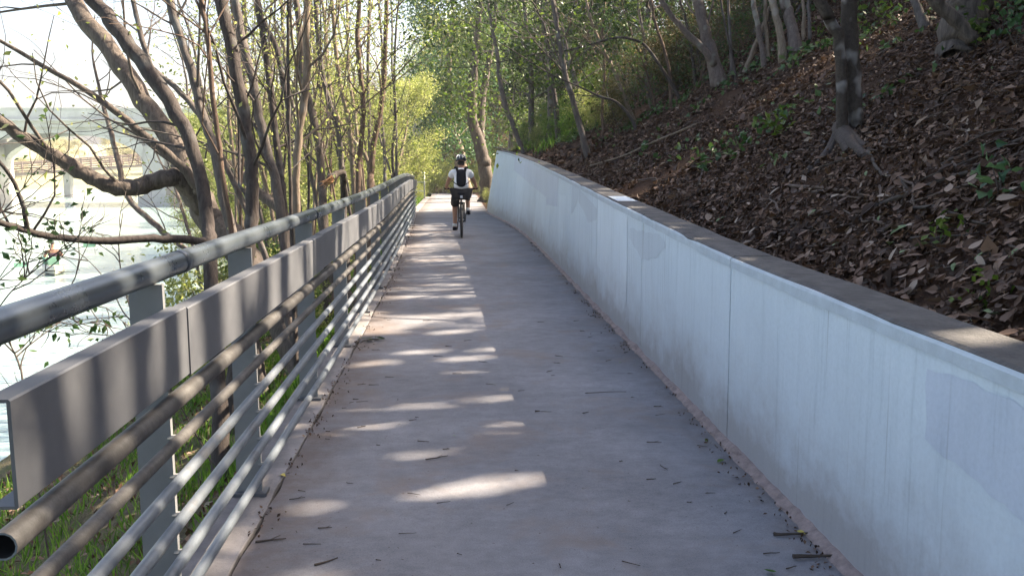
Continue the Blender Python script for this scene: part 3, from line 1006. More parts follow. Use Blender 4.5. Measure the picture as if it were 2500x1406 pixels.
# ================================================================== TREES ALONG THE RIVER BANK
def traced(name, label, cat, stems, bark, leaf, seed, limbs=8, nleaf=500, lsize=0.06, ext=3.0, group=None,
           ln=(0.7, 2.0), t0=0.25, spread=0.16, up=0.3, sides=9, limb_r=0.4, ground=True):
    """a tree from stems given as [(px, py, width_px), ...] from foot to top, each with the metres along the path where it stands"""
    q = np.random.default_rng(seed)
    root = thing(name, label, cat, (0, 0, 0), 0, group)
    tm = MB(); tips = []
    foot_pt = None
    for si, st in enumerate(stems):
        pts, Y0, Y1 = st[0], st[1], st[2]
        P = []; R = []
        for i, (px, py, w) in enumerate(pts):
            Yd = Y0 + (Y1 - Y0) * i / max(1, len(pts) - 1)
            P.append(at(px, py, Yd)); R.append(w / FPX * Yd / 2)
        if si == 0 and ground:
            p = P[0]; d = P[0] - P[1]
            for _ in range(6):
                gz = float(ground_z(p[0], p[1]))
                if p[2] <= gz + 0.05: break
                step = min(0.9, p[2] - gz + 0.05)
                d = unit(d) * np.array((0.75, 0.75, 1)); d[2] = min(d[2], -0.5); d = unit(d)
                p = p + d * step / abs(d[2])
                P.insert(0, p); R.insert(0, R[0] * 1.06)
            gz = float(ground_z(P[0][0], P[0][1]))
            P[0][2] = min(P[0][2], gz - 0.08)
            R[0] *= 1.35
            foot_pt = np.array((P[0][0], P[0][1], gz))
        e = st[3] if len(st) > 3 else ext
        if e > 0:
            d = unit(P[-1] - P[-2]); r = R[-1]
            for k in range(4):
                d = unit(d + q.normal(size=3) * 0.10 + np.array((0, 0, 0.05)))
                P.append(P[-1] + d * e / 4); r *= 0.8; R.append(r)
        P = np.array(P); R = np.array(R)
        Ps = spline(P, 4); Rs = np.interp(np.linspace(0, 1, len(Ps)), np.linspace(0, 1, len(R)), R)
        jt = 0.05
        Ps[1:-1] += q.normal(size=(len(Ps) - 2, 3)) * Rs[1:-1, None] * 0.10
        tm.tube(Ps, Rs, sides, jt, True, seed + si)
        c = limbs if si == 0 else max(2, limbs // 2)
        if c: tips.append(side_limbs(tm, Ps, Rs, q, c, t0, 1.0, ln, limb_r, 3, up))
    if foot_pt is None:
        foot_pt = np.zeros(3)
    for V in tm.v: V -= foot_pt
    root.location = foot_pt
    tm.build('trunk', bark, root, True)
    if nleaf and tips:
        T = np.concatenate(tips) - foot_pt
        k = q.integers(0, len(T), nleaf)
        lm = MB()
        leaves(lm, T[k] + q.normal(size=(nleaf, 3)) * spread, lsize, q, 0.5, 0.4, 0.2)
        lm.build('crown', leaf, root)
    return root


B = M
LB = 'bare stemmed trees along the river bank'
traced('leaning_tree', 'dark slender trunk leaning over the river with one long level low limb', 'tree',
       [([(516, 690, 36), (510, 600, 34), (507, 548, 33), (488, 423, 31), (448, 309, 34), (368, 179, 36), (279, 65, 34), (229, 0, 33)], 6.4, 7.2),
        ([(500, 590, 20), (423, 583, 20), (324, 585, 19), (224, 588, 18), (124, 578, 17), (65, 563, 16), (0, 543, 15), (-120, 500, 13)], 6.45, 5.4, 0.6),
        ([(68, 562, 12), (62, 530, 11), (55, 498, 11), (30, 438, 9), (0, 398, 9), (-60, 340, 8)], 5.7, 5.5, 0.6)],
       M['bark_dark'], M['lf_spring'], 101, 9, 90, 0.05, 3.5, t0=0.3)
traced('old_willow', 'thick rough old tree by the water with a sagging limb curving out over the river', 'tree',
       [([(575, 600, 74), (545, 560, 72), (500, 510, 68), (463, 452, 62), (443, 383, 48), (368, 269, 44), (299, 164, 42), (214, 55, 40), (179, 0, 38)], 9.6, 11.0),
        ([(500, 512, 48), (468, 462, 50), (440, 438, 46), (413, 434, 42), (349, 453, 40), (299, 460, 38), (239, 443, 36), (174, 403, 34), (100, 362, 31), (40, 325, 28), (-10, 290, 26), (-140, 230, 22)], 9.5, 8.6, 1.0),
        ([(485, 470, 24), (473, 443, 23), (428, 393, 21), (349, 329, 19), (279, 269, 16), (199, 214, 13), (75, 144, 10), (0, 100, 8), (-80, 60, 6)], 9.3, 9.0, 0.8),
        ([(105, 366, 8), (95, 345, 7), (60, 325, 6), (10, 318, 5)], 8.8, 8.8, 0.3)],
       M['bark_rough'], M['lf_spring'], 102, 10, 200, 0.05, 3.0, t0=0.3, ln=(0.8, 2.4), sides=12)
traced('slim_tree', 'slim crooked stem forking high between the leaning trunk and the reddish sapling', 'tree',
       [([(515, 330, 13), (478, 269, 14), (428, 214, 13), (378, 174, 13), (359, 134, 13), (339, 65, 12), (324, 0, 11)], 9.0, 9.4)],
       M['bark_grey'], M['lf_spring'], 103, 10, 60, 0.05, 2.5)
traced('grey_tree', 'mid grey trunk with smooth bark rising beside the reddish sapling', 'tree',
       [([(570, 585, 25), (548, 498, 24), (533, 413, 23), (513, 339, 22), (493, 279, 22), (468, 174, 21), (438, 85, 20), (413, 0, 20)], 8.6, 9.0)],
       M['bark_grey'], M['lf_spring'], 104, 9, 130, 0.05, 3.0)
traced('reddish_sapling', 'thin straight reddish brown sapling beside the handrail', 'tree',
       [([(566, 580, 13), (543, 423, 12), (533, 339, 12), (518, 224, 12), (508, 100, 11), (493, 0, 11)], 7.2, 7.4)],
       M['bark_red'], M['lf_spring'], 105, 8, 60, 0.05, 2.5)
traced('dark_tree', 'tall dark straight trunk standing just outside the handrail', 'tree',
       [([(606, 610, 32), (614, 560, 32), (616, 498, 31), (614, 409, 31), (600, 320, 30), (582, 213, 30), (564, 107, 29), (539, 0, 29)], 7.6, 8.0)],
       M['bark_dark'], M['lf_spring'], 106, 9, 120, 0.05, 3.5)
traced('grey_tree', 'grey trunk leaning gently behind the tall dark trunk', 'tree',
       [([(684, 520, 24), (671, 437, 23), (653, 373, 23), (632, 284, 22), (617, 196, 22), (589, 89, 21), (575, 0, 21)], 9.8, 10.2)],
       M['bark_grey'], M['lf_spring'], 107, 10, 260, 0.05, 3.0)
traced('dark_tree', 'narrow dark trunk with a fork standing between two grey trunks', 'tree',
       [([(690, 470, 17), (685, 427, 17), (674, 338, 16), (664, 249, 16), (653, 160, 15), (639, 71, 14), (628, 0, 13)], 10.8, 11.2),
        ([(706, 300, 12), (699, 231, 13), (688, 178, 13), (671, 107, 13), (642, 57, 12), (628, 0, 12)], 10.6, 10.9)],
       M['bark_dark'], M['lf_spring'], 108, 10, 300, 0.05, 3.0)
traced('tan_tree', 'pale tan trunk with a slight bend lit by the sun', 'tree',
       [([(724, 500, 19), (724, 398, 18), (731, 320, 18), (742, 249, 18), (749, 171, 17), (749, 89, 16), (752, 0, 16)], 9.0, 9.2)],
       M['bark_tan'], M['lf_spring'], 109, 9, 160, 0.05, 3.0)
traced('green_sapling', 'very thin dark greenish sapling beside the tan trunk', 'tree',
       [([(710, 500, 9), (706, 355, 8), (703, 178, 8), (704, 0, 7)], 8.6, 8.7)], M['bark_dark'], M['lf_spring'], 110, 9, 170, 0.05, 2.0)
traced('brown_tree', 'brown mossy trunk behind the pale tan trunk', 'tree',
       [([(786, 470, 20), (784, 444, 19), (781, 373, 19), (763, 284, 18), (738, 178, 17), (731, 71, 15), (722, 0, 14)], 12.5, 13)],
       M['bark_rough'], M['lf_spring'], 111, 10, 420, 0.055, 3.0)
more = [
    ([(836, 440, 14), (834, 409, 14), (827, 320, 13), (802, 242, 13), (784, 160, 12), (774, 71, 11), (770, 0, 10)], 14.0, 'bark_grey'),
    ([(862, 420, 12), (855, 320, 11), (845, 267, 11), (831, 213, 11), (820, 124, 10), (810, 0, 9)], 15.5, 'bark_tan'),
    ([(876, 420, 13), (877, 391, 13), (884, 320, 12), (887, 256, 12), (880, 178, 12), (873, 89, 11), (877, 0, 10)], 14.5, 'bark_red'),
    ([(905, 440, 17), (905, 427, 16), (912, 355, 15), (927, 284, 13), (937, 196, 12), (941, 107, 11), (944, 0, 10)], 16.5, 'bark_red'),
    ([(903, 430, 9), (902, 320, 9), (898, 178, 8), (902, 36, 8), (905, -60, 7)], 17.5, 'bark_grey'),
    ([(880, 420, 8), (868, 300, 8), (852, 180, 7), (848, 71, 7), (845, -40, 6)], 18.0, 'bark_tan'),
    ([(768, 470, 10), (748, 380, 9), (722, 290, 9), (700, 180, 8), (690, 60, 7), (686, -30, 7)], 14.5, 'bark_grey'),
    ([(905, 425, 10), (890, 375, 10), (852, 330, 9), (818, 270, 9), (800, 170, 8), (792, 40, 7)], 17.0, 'bark_tan'),
    ([(840, 440, 8), (822, 360, 8), (790, 260, 7), (768, 130, 7), (760, 0, 6)], 18.5, 'bark_dark'),
    ([(660, 500, 10), (640, 420, 10), (612, 330, 9), (598, 220, 9), (600, 90, 8), (596, 0, 7)], 13.5, 'bark_tan'),
    ([(592, 560, 11), (580, 480, 10), (572, 400, 10), (560, 300, 9), (556, 170, 8), (548, 0, 8)], 11.5, 'bark_tan'),
    ([(940, 440, 8), (938, 360, 8), (930, 260, 7), (934, 150, 6), (926, 20, 6)], 22.0, 'bark_grey'),
    ([(962, 440, 8), (958, 370, 7), (966, 290, 7), (962, 180, 6), (968, 60, 5)], 25.0, 'bark_dark'),
    ([(640, 540, 9), (622, 470, 9), (596, 400, 8), (540, 330, 8), (496, 230, 7), (470, 100, 6)], 12.5, 'bark_grey'),
]
lbs = ['slender grey stem curving left behind the brown mossy trunk', 'slender tan stem in the thicket behind the brown mossy trunk',
       'slender reddish stem with small kinks growing behind the handrail', 'reddish stem dividing low in a dark clump behind the handrail',
       'thin grey stem growing out of the dark clump behind the handrail', 'thin tan stem in front of the dark clump behind the handrail',
       'thin grey stem slanting across behind the pale tan trunk', 'crooked tan stem slanting out of the dark clump',
       'thin dark stem slanting through the thicket of pale stems', 'thin tan stem crossing behind the grey leaning trunk',
       'thin tan stem close behind the tall dark trunk', 'thin grey stem in the pale green thicket near the railing hump',
       'thin dark stem in the pale green thicket near the railing hump', 'thin bent grey stem crossing behind the tall dark trunk towards the river']
for k, (pts, d, bk) in enumerate(more):
    traced('slender_tree', lbs[k], 'tree', [(pts, d, d + 0.5)], M[bk], M['lf_spring'], 120 + k, 13, 900, 0.055, 2.5, LB, sides=7, spread=0.20)
q = np.random.default_rng(321)
for k in range(26):                                     # many more thread-thin saplings in the thicket
    px = q.uniform(560, 985); d = np.interp(px, [560, 760, 985], [11, 15, 26]) + q.uniform(-1.5, 4)
    w = q.uniform(3.5, 7); le = q.normal() * 45 - 25
    pts = [(px + le * t + q.normal() * 7, 450 - 470 * t, w * (1 - 0.35 * t)) for t in np.linspace(0, 1, 6)]
    traced('thicket_sapling', 'thread thin sapling with small new leaves in the bank thicket', 'tree', [(pts, d, d + 0.4)], M[('bark_tan', 'bark_grey', 'bark_dark', 'bark_red')[k % 4]], M['lf_spring'], 700 + k, 14, 620, 0.055, 1.5, 'thread thin saplings in the bank thicket', sides=6, spread=0.18, ln=(0.6, 1.7))
# slanting dead trunks lying in the thicket
traced('leaning_log', 'dark dead trunk slanting low between the bank trees', 'log',
       [([(690, 520, 24), (650, 486, 24), (600, 440, 23), (560, 400, 22), (520, 370, 18)], 11.5, 12.5, 0.3)], M['bark_rough'], None, 140, 4, 0, ext=0, up=0.1)
r_ = traced('broken_branch', 'snapped dark branch with raw orange broken end beside the bank trees', 'branch',
            [([(838, 470, 14), (840, 440, 14), (836, 422, 15), (818, 428, 17), (806, 438, 20)], 12.6, 12.2, 0)], M['bark_rough'], None, 141, 0, 0, ext=0)
q = np.random.default_rng(5)
m = MB(); c0 = at(804, 440, 12.18)
for k in range(14):
    d = unit(np.array((-0.7, -0.3, -0.35)) + q.normal(size=3) * 0.25)
    p0 = c0 + q.normal(size=3) * 0.025
    m.tube([p0 - d * 0.05, p0 + d * q.uniform(0.04, 0.13)], [0.016, 0.003], 4)
for V in m.v: V -= np.array(r_.location)
m.build('splintered_end', M['wood_cut'], r_)

# pale bare saplings standing in the shallows
for k, (pts, d) in enumerate([
        ([(500, 640, 9), (428, 590, 14), (370, 540, 15), (310, 480, 14), (290, 400, 13), (272, 330, 12), (250, 250, 9), (232, 170, 6)], 13.0),
        ([(470, 600, 8), (455, 545, 8), (435, 480, 7), (420, 440, 6)], 14.0)]):
    traced('pale_sapling', ['pale leaning bare sapling beyond the sagging limb, above the water', 'short pale bare sapling at the water edge below the sagging limb'][k], 'tree',
           [(pts, d, d + 0.4)], M['bark_pink'], M['lf_pale'], 150 + k, 8, 60, 0.05, 0.8, sides=7)
# leafy twigs hanging low over the water by the railing
for k, (pts, d) in enumerate([
        ([(-30, 790, 3), (20, 720, 3), (60, 680, 2.5), (95, 640, 2), (110, 600, 1.5)], 4.6),
        ([(-20, 870, 3), (40, 800, 3), (110, 770, 2.5), (190, 740, 2), (250, 720, 1.5)], 4.2),
        ([(60, 960, 5), (50, 900, 5), (30, 850, 4), (0, 800, 4), (-30, 760, 3)], 4.0),
        ([(350, 830, 4), (300, 760, 3), (270, 700, 3), (220, 640, 2), (170, 600, 2)], 6.0),
        ([(330, 800, 3), (300, 690, 3), (290, 600, 3), (300, 520, 2)], 6.5),
        ([(-40, 560, 4), (0, 520, 3), (30, 505, 2)], 5.0)]):
    traced('hanging_twig', 'wiry twig with a few dark leaves in front of the bright water', 'twig', [(pts, d, d + 0.2, 0)], M['twig'], M['lf_ivy'], 160 + k,
           7, 46 if k != 4 else 8, 0.045, 0, 'leafy twigs over the water', ln=(0.2, 0.6), t0=0.15, spread=0.04, up=0.15, sides=5, ground=(k in (2, 3, 4)))


# ================================================================== GENERIC TREES (copied)
def generic(seed, H, trunk_r, crown_r, z0, nl, lsize, limbs=12, lean=0.1, sig=0.35, flat=0.8, wid=0.5, lf=0.5):
    q = np.random.default_rng(seed)
    tm = MB()
    pts = [np.zeros(3)]; d = np.array((q.normal() * lean, q.normal() * lean, 1))
    for k in range(6):
        d = unit(d + q.normal(size=3) * 0.09 + np.array((0, 0, 0.06)))
        pts.append(pts[-1] + d * H * 0.85 / 6)
    P = spline(pts, 3); R = np.linspace(trunk_r, trunk_r * 0.2, len(P)); R[0] *= 1.4
    P[0][2] -= 0.25
    tm.tube(P, R, 9, 0.06, True, seed)
    tips = []
    for i in range(limbs):
        t = z0 / H + (1 - z0 / H) * (i + q.random()) / limbs
        k = min(len(P) - 2, int(t * (len(P) - 1)))
        an = i * 2.4 + q.normal() * 0.4
        dd = np.array((math.cos(an), math.sin(an), q.uniform(0.1, 0.7)))
        env = math.sin(math.pi * min(1, max(0.12, (t - z0 / H) / (1 - z0 / H) * 0.85 + 0.15))) ** 0.6
        Ln = crown_r * q.uniform(0.65, 1.1) * max(0.35, env)
        B_, br = limb(P[k], dd, Ln, R[k] * lf, q, 8, 0.45, 0.25, 0.2)
        tm.tube(B_, br, 6, cap=False)
        for s in range(4):
            kk = q.integers(2, 7)
            C, cr = limb(B_[kk], unit(B_[kk] - B_[kk - 1]) + q.normal(size=3) * 0.7, Ln * q.uniform(0.3, 0.55), br[kk] * 0.6, q, 6, 0.6, 0.1, 0.3)
            tm.tube(C, cr, 4, cap=False)
            tips.append(C[2:])
        tips.append(B_[4:])
    T = np.concatenate(tips)
    w = q.gamma(0.9, 1.0, len(T)); w /= w.sum()
    k = q.choice(len(T), nl, p=w)
    clump_sh = np.clip(q.normal(0.5, 0.2, len(T)), 0.05, 0.95)
    lm = MB()
    pos = T[k] + q.normal(size=(nl, 3)) * np.array((sig, sig, sig * flat)) * q.uniform(0.4, 1.15, (nl, 1))
    pos[:, 2] = np.maximum(pos[:, 2], 0.15)
    leaves(lm, pos, lsize, q, wid, 0.7, 0.3, shade=clump_sh[k] + q.normal(size=nl) * 0.16)
    return tm.mesh('trunk', True), lm.mesh('crown')


def put(name, label, cat, meshes, bark, leaf, x, y, rz, s, group, sz=None, zoff=0.0, tilt=(0, 0)):
    o = thing(name, label, cat, (x, y, float(ground_z(x, y)) + zoff), rz, group)
    o.scale = (s, s, s if sz is None else sz)
    o.rotation_euler = (tilt[0], tilt[1], rz)
    for nm, me, mt in (('trunk', meshes[0], bark), ('crown', meshes[1], leaf)):
        c = bpy.data.objects.new(nm, me); COL.objects.link(c); c.parent = o
        if not me.materials: me.materials.append(mt)
        elif me.materials[0] != mt:
            c.material_slots[0].link = 'OBJECT'; c.material_slots[0].material = mt
    return o


# openings in the canopy: where a leaf would stand between the sun and these lines of light, there is none
SX, SY = SUN_DIR.x / SUN_DIR.z, SUN_DIR.y / SUN_DIR.z
_az = math.atan2(SUN_DIR.y, SUN_DIR.x)
SPOTS = [(0.10, 4.24, 0.36, 0.075), (0.20, 5.90, 0.24, 0.05), (-0.48, 5.62, 0.44, 0.07), (-0.62, 5.24, 0.22, 0.04), (0.30, 5.20, 0.11, 0.05), (-0.30, 7.4, 0.22, 0.06),
         (0.05, 9.2, 0.30, 0.10), (-0.6, 3.3, 0.10, 0.05), (-0.05, 8.3, 0.2, 0.05), (-0.70, 7.0, 0.2, 0.06), (-0.7, 6.45, 0.12, 0.05), (-0.2, 4.75, 0.16, 0.035), (0.02, 6.6, 0.14, 0.04),
         (0.62, 2.35, 0.22, 0.10), (0.60, 3.1, 0.12, 0.05), (0.50, 6.1, 0.2, 0.08), (0.48, 9.8, 0.2, 0.12)]


_q = np.random.default_rng(17)
BANDS = []
_b = 1.7
while _b < 16:
    _w = _q.uniform(0.15, 0.34)
    _c = -1.0 if _q.random() < 0.6 else _q.uniform(-1.9, -1.3)
    BANDS.append((_b - 0.075, _b + _w + 0.075, (-2.9 if _q.random() < 0.65 else _q.uniform(-2.1, -1.5)) if _c > -1.2 else -2.9, _c))
    _b += _w + _q.uniform(0.16, 0.5)


def opening(P):
    X0 = P[:, 0] - P[:, 2] * SX; Y0 = P[:, 1] - P[:, 2] * SY
    a_ = X0 * math.cos(_az) + Y0 * math.sin(_az); b_ = -X0 * math.sin(_az) + Y0 * math.cos(_az)
    n = fbm(a_ / 4.0, b_, 0.62, 93, 2) * 0.8 + fbm(a_, b_, 1.9, 94, 2) * 0.55
    thr = np.where(X0 < -0.92, np.interp(Y0, [0, 3, 8, 14], [0.40, 0.34, 0.15, -0.2]), np.interp(Y0, [0, 7, 9.0, 11.0, 15, 23], [1.6, 1.05, 0.35, -0.25, -0.6, -0.8]))
    thr = np.where(X0 > 0.45, 1.35, thr)
    thr = np.where(X0 < -2.6, np.interp(X0, [-5, -2.6], [-0.8, 0.0]), thr)
    thr = np.where((Y0 > 23.2) & (X0 > -2.6), 9.0, thr)
    g = n > thr
    n3 = fbm(a_ / 3.0, b_, 0.16, 95, 2)
    for (b0, b1, x0, x1) in BANDS:
        g |= (b_ > b0 + 0.03 * np.sin(a_ * 5)) & (b_ < b1 + 0.03 * np.sin(a_ * 6 + 1)) & (X0 > x0) & (X0 < x1)
    for (x, y, la, wb) in SPOTS:
        ca = (X0 - x) * math.cos(_az) + (Y0 - y) * math.sin(_az); cb = -(X0 - x) * math.sin(_az) + (Y0 - y) * math.cos(_az)
        g |= (ca / (la + 0.05)) ** 2 + (cb / (wb + 0.045)) ** 2 < 1.0 + 0.5 * n3
    return g


def open_crown(o):
    """give this tree a crown of its own with the openings left free"""
    c = [k for k in o.children if k.name.startswith('crown')][0]
    bpy.context.view_layer.update()
    me = c.data; n = len(me.vertices)
    V = np.zeros(n * 3, np.float32); me.vertices.foreach_get('co', V); V = V.reshape(-1, 4, 3).astype(float)
    A = np.zeros(n, np.float32); me.attributes['lv'].data.foreach_get('value', A); A = A.reshape(-1, 4)
    Mw = np.array(Matrix.LocRotScale(o.location, o.rotation_euler, o.scale))
    W = V.mean(1) @ Mw[:3, :3].T + Mw[:3, 3]
    keep = ~opening(W)
    V, A = V[keep], A[keep]
    m = MB(); m.add(V.reshape(-1, 3), np.arange(len(V) * 4).reshape(-1, 4), A.ravel())
    nm = m.mesh('crown'); nm.materials.append(c.material_slots[0].material)
    c.data = nm


G_sp = [generic(201 + k, 8.0, 0.09, 2.1, 0.8, 11000, 0.085, 17, 0.12, 0.24) for k in range(3)]
G_ev = [generic(221 + k, 9.0, 0.13, 2.7, 1.6, 12000, 0.12, 15, 0.10, 0.42) for k in range(3)]
G_th = [generic(231 + k, 8.5, 0.10, 2.4, 1.0, 4200, 0.105, 15, 0.12, 0.34) for k in range(3)]
G_up = [generic(241 + k, 12.0, 0.13, 3.3, 4.2, 9500, 0.15, 16, 0.08, 0.55, 0.8, 0.62, 0.2) for k in range(2)]
G_sh = [generic(261 + k, 2.2, 0.03, 1.0, 0.15, 3600, 0.075, 12, 0.2, 0.22) for k in range(3)]

q = np.random.default_rng(31)
GRP = 'pale green trees on the far river bank'
# (px, Y): the places of the pale spring trees behind the traced stems
sp = [(640, 24), (720, 27), (800, 23), (880, 28), (950, 32), (600, 33), (690, 38), (770, 36), (860, 41), (930, 44), (990, 50), (560, 42), (640, 48), (740, 52), (830, 56), (910, 58), (975, 62), (1030, 66), (530, 56), (610, 60), (700, 68), (1060, 72), (985, 37), (575, 26), (520, 34), (500, 45), (660, 31), (820, 33), (900, 36), (760, 45), (870, 50), (545, 50)]
for k, (px, Y) in enumerate(sp):
    x = (px - 1115) / FPX * Y
    s = q.uniform(0.7, 1.0) * (0.8 + Y / 140)
    put('spring_tree', 'pale yellow green young tree in the sunny thicket along the bank', 'tree', G_sp[k % 3], M['bark_tan'], M['lf_spring'], x, Y, q.uniform(0, 6.28), s, GRP, s * q.uniform(0.8, 1.05))
# low leafy bushes along the bank
for k in range(34):
    Y = q.uniform(9, 50); px = 640 + (Y - 9) / 41 * 330 + q.normal() * 60
    x = min((px - 1115) / FPX * Y, XB + float(s_(Y)) - 0.7)
    s = q.uniform(0.5, 0.95)
    put('bank_bush', 'low bright green bush on the river bank behind the railing', 'bush', G_sh[k % 3], M['bark_tan'], M['lf_spring'] if k % 3 else M['lf_weed'], x, Y, q.uniform(0, 6.28), s, 'bushes on the river bank')

# trees at the end of the path
def side_tree(name, label, pts2, bark, leaf, seed, nleaf, ls, limbs=12, **kw):
    return traced(name, label, 'tree', pts2, bark, leaf, seed, limbs, nleaf, ls, **kw)


side_tree('ivied_tree', 'stout leaning tree trunk beside the far end of the path', [([(1128, 410, 30), (1121, 373, 27), (1107, 327, 24), (1098, 260, 21), (1094, 180, 17), (1100, 90, 12)], 44, 43)], M['bark_tan'], M['lf_blue'], 301, 12000, 0.17, 26, ext=2.5, ln=(1.6, 3.6), spread=0.50, t0=0.30, up=0.05, limb_r=0.45)
side_tree('forked_tree', 'twin stemmed leafy tree right of the far end of the path', [([(1184, 410, 34), (1181, 390, 32), (1171, 350, 30), (1156, 302, 26), (1153, 231, 23), (1160, 140, 18), (1170, 40, 13)], 40, 40),
          ([(1172, 345, 22), (1174, 290, 20), (1180, 225, 18), (1196, 140, 14), (1210, 40, 10)], 40, 41)], M['bark_rough'], M['lf_green'], 302, 11000, 0.17, 24, ext=3.0, ln=(1.4, 3.4), spread=0.55, t0=0.35, limb_r=0.45)

GE = 'leafy green trees on the hillside'
ev = []
for (x, y0) in ((2.3, 26.5), (2.6, 23.6), (3.2, 28.6), (3.8, 25.0), (4.6, 27.6), (5.2, 23.4), (6.0, 29.0), (6.6, 25.6), (7.8, 27.4), (8.6, 23.8), (9.6, 29.2), (10.6, 25.6), (12.4, 27.6), (12.6, 23.6), (15.0, 26.0), (15.5, 29.0), (18.5, 24.5),
                (5.4, 14.0), (6.8, 12.4), (8.6, 13.8), (8.0, 10.8), (10.5, 12.6), (13.0, 13.6), (16.0, 12.8), (3.0, 19.5), (7.0, 18.6), (11.0, 19.4), (14, 17.5)):
    ev.append((x, y0 + 0.33 * x, 1))
for (px, Y) in ((1085, 64), (1125, 66), (1165, 61), (1210, 68), (1250, 62), (1300, 66), (1350, 60), (1400, 64), (1105, 76), (1200, 76), (1280, 78), (1380, 74), (1460, 60), (1235, 52), (1330, 54)):
    ev.append(((px - 1115) / FPX * Y, Y, 2))
for k, (x, Y, far) in enumerate(ev):
    x = max(x, XR + float(s_(Y)) + (0.7 if far == 1 else 0.3))
    y0 = Y - 0.33 * x
    s = q.uniform(0.75, 1.0) * (1.55 if far == 2 else 1.0)
    mesh_ = (G_th if 15 < y0 < 22 else G_ev)[k % 3]
    o = put('hill_tree', 'tall green tree closing the view past the far end of the path' if far == 2 else 'dense green leafed tree growing on the hillside beside the wall', 'tree', mesh_, M['bark_grey'], (M['lf_spring'] if far == 2 and x / Y * FPX < 70 else M['lf_green'] if k % 2 else M['lf_dark']), x, Y, q.uniform(0, 6.28), s, GE if far == 1 else 'tall trees past the end of the path')  # paler leaves behind the rider put a sunlit glow into the colour
    if far == 1: open_crown(o)
# bright undergrowth behind the far half of the wall
for k in range(46):
    Y = q.uniform(14, 40); w = q.uniform(1.2, 5.0)
    x = float(back_x(Y)) + w
    s = q.uniform(0.35, 0.65)
    put('hill_bush', 'low green bush in the undergrowth above the wall', 'bush', G_sh[k % 3], M['bark_grey'], (M['lf_weed'] if k % 3 == 0 else M['lf_green']) if Y > 21 else M['lf_olive'], x, Y, q.uniform(0, 6.28), s, 'bushes above the wall')

for k in range(22):
    Y = q.uniform(19, 32); w = q.uniform(0.35, 2.4)
    put('weed_clump', 'fresh green weed clump right behind the wall coping', 'weed', G_sh[k % 3], M['bark_grey'], M['lf_weed'] if k % 2 else M['lf_spring'], float(back_x(Y)) + w, Y, q.uniform(0, 6.28), q.uniform(0.3, 0.5), 'weed clumps behind the coping')
for k, (x, Y, s) in enumerate(((1.5, 33.2, 0.42), (1.75, 34.2, 0.5), (1.4, 35.0, 0.35), (2.3, 35.6, 0.6), (1.8, 37.0, 0.5), (2.2, 39.0, 0.6), (1.9, 42.5, 0.6), (2.1, 45.0, 0.7))):
    put('verge_bush', 'leafy bush on the verge past the end of the wall', 'bush', G_sh[k % 3], M['bark_grey'], M['lf_weed'] if k % 2 else M['lf_spring'], x, Y, q.uniform(0, 6.28), s, 'bushes past the wall end')
for k, (x, Y, s) in enumerate(((-4.6, 51, 0.9), (-3.4, 53.5, 1.0), (-2.2, 55, 1.1), (-0.8, 54, 1.0), (0.4, 52.5, 0.9), (1.4, 51.5, 0.9), (-3.0, 57, 1.2), (-1.4, 58, 1.3), (0.2, 56.5, 1.2), (1.6, 55.5, 1.2))):
    put('end_bush', 'sunny yellow green bush where the path bends out of sight', 'bush', G_sh[k % 3], M['bark_grey'], M['lf_spring'], x, Y, q.uniform(0, 6.28), s, 'bushes at the bend of the path')
G_br = [generic(271 + k, 2.6, 0.022, 1.25, 0.15, 520, 0.07, 18, 0.3, 0.2) for k in range(3)]
for k in range(78):
    Y = q.uniform(11.5, 24) if k < 40 else q.uniform(14, 21); w = (q.uniform(1.6, 8.5) if Y > 14 else q.uniform(4.5, 9)) if k < 40 else q.uniform(1.4, 5.5)
    x = float(back_x(Y)) + w
    put('brushwood', 'tangled shrub of thin bare stems on the slope', 'shrub', G_br[k % 3], M['bark_red'] if k % 2 else M['bark_grey'], M['lf_ivy'] if k % 3 else M['lf_olive'], x, Y, q.uniform(0, 6.28), q.uniform(0.5, 1.0), 'bare brushwood on the slope')
for k, (x, Y) in enumerate(((15.5, 20), (17, 23.5), (18.5, 27), (14.5, 30), (17.5, 32), (21, 22), (22, 29), (13.5, 16.5), (20.5, 34), (16, 36), (12, 34), (19, 18))):
    o = put('hill_tree', 'dark evergreen tree high up the slope behind the dark stand', 'tree', G_ev[k % 3], M['bark_rough'], M['lf_dark'], x, Y, q.uniform(0, 6.28), q.uniform(0.95, 1.2), 'dark evergreens high on the slope')
    open_crown(o)

# traced trees on the hill
def hill_traced(name, label, stems, bark, seed, limbs=5, nleaf=0, leaf=None, ls=0.1, **kw):
    return traced(name, label, 'tree', stems, bark, leaf, seed, limbs, nleaf, ls, **kw)


def hd(px, py):
    return float(hit(px, py, hill_z)[1])


D1 = hd(2062, 345)
h1 = hill_traced('twin_tree', 'twin stemmed tree with pale lichen patches on the litter slope',
            [([(2057, 350, 34), (2055, 306, 29), (2055, 252, 27), (2054, 162, 26), (2046, 90, 28), (2025, 47, 27), (2000, 0, 26)], D1, D1),
             ([(2098, 352, 46), (2092, 324, 40), (2086, 234, 37), (2079, 126, 36), (2072, 0, 37)], D1 + 0.05, D1 + 0.05)], M['bark_lichen'], 401, 3, ext=5, t0=0.75, sides=14)
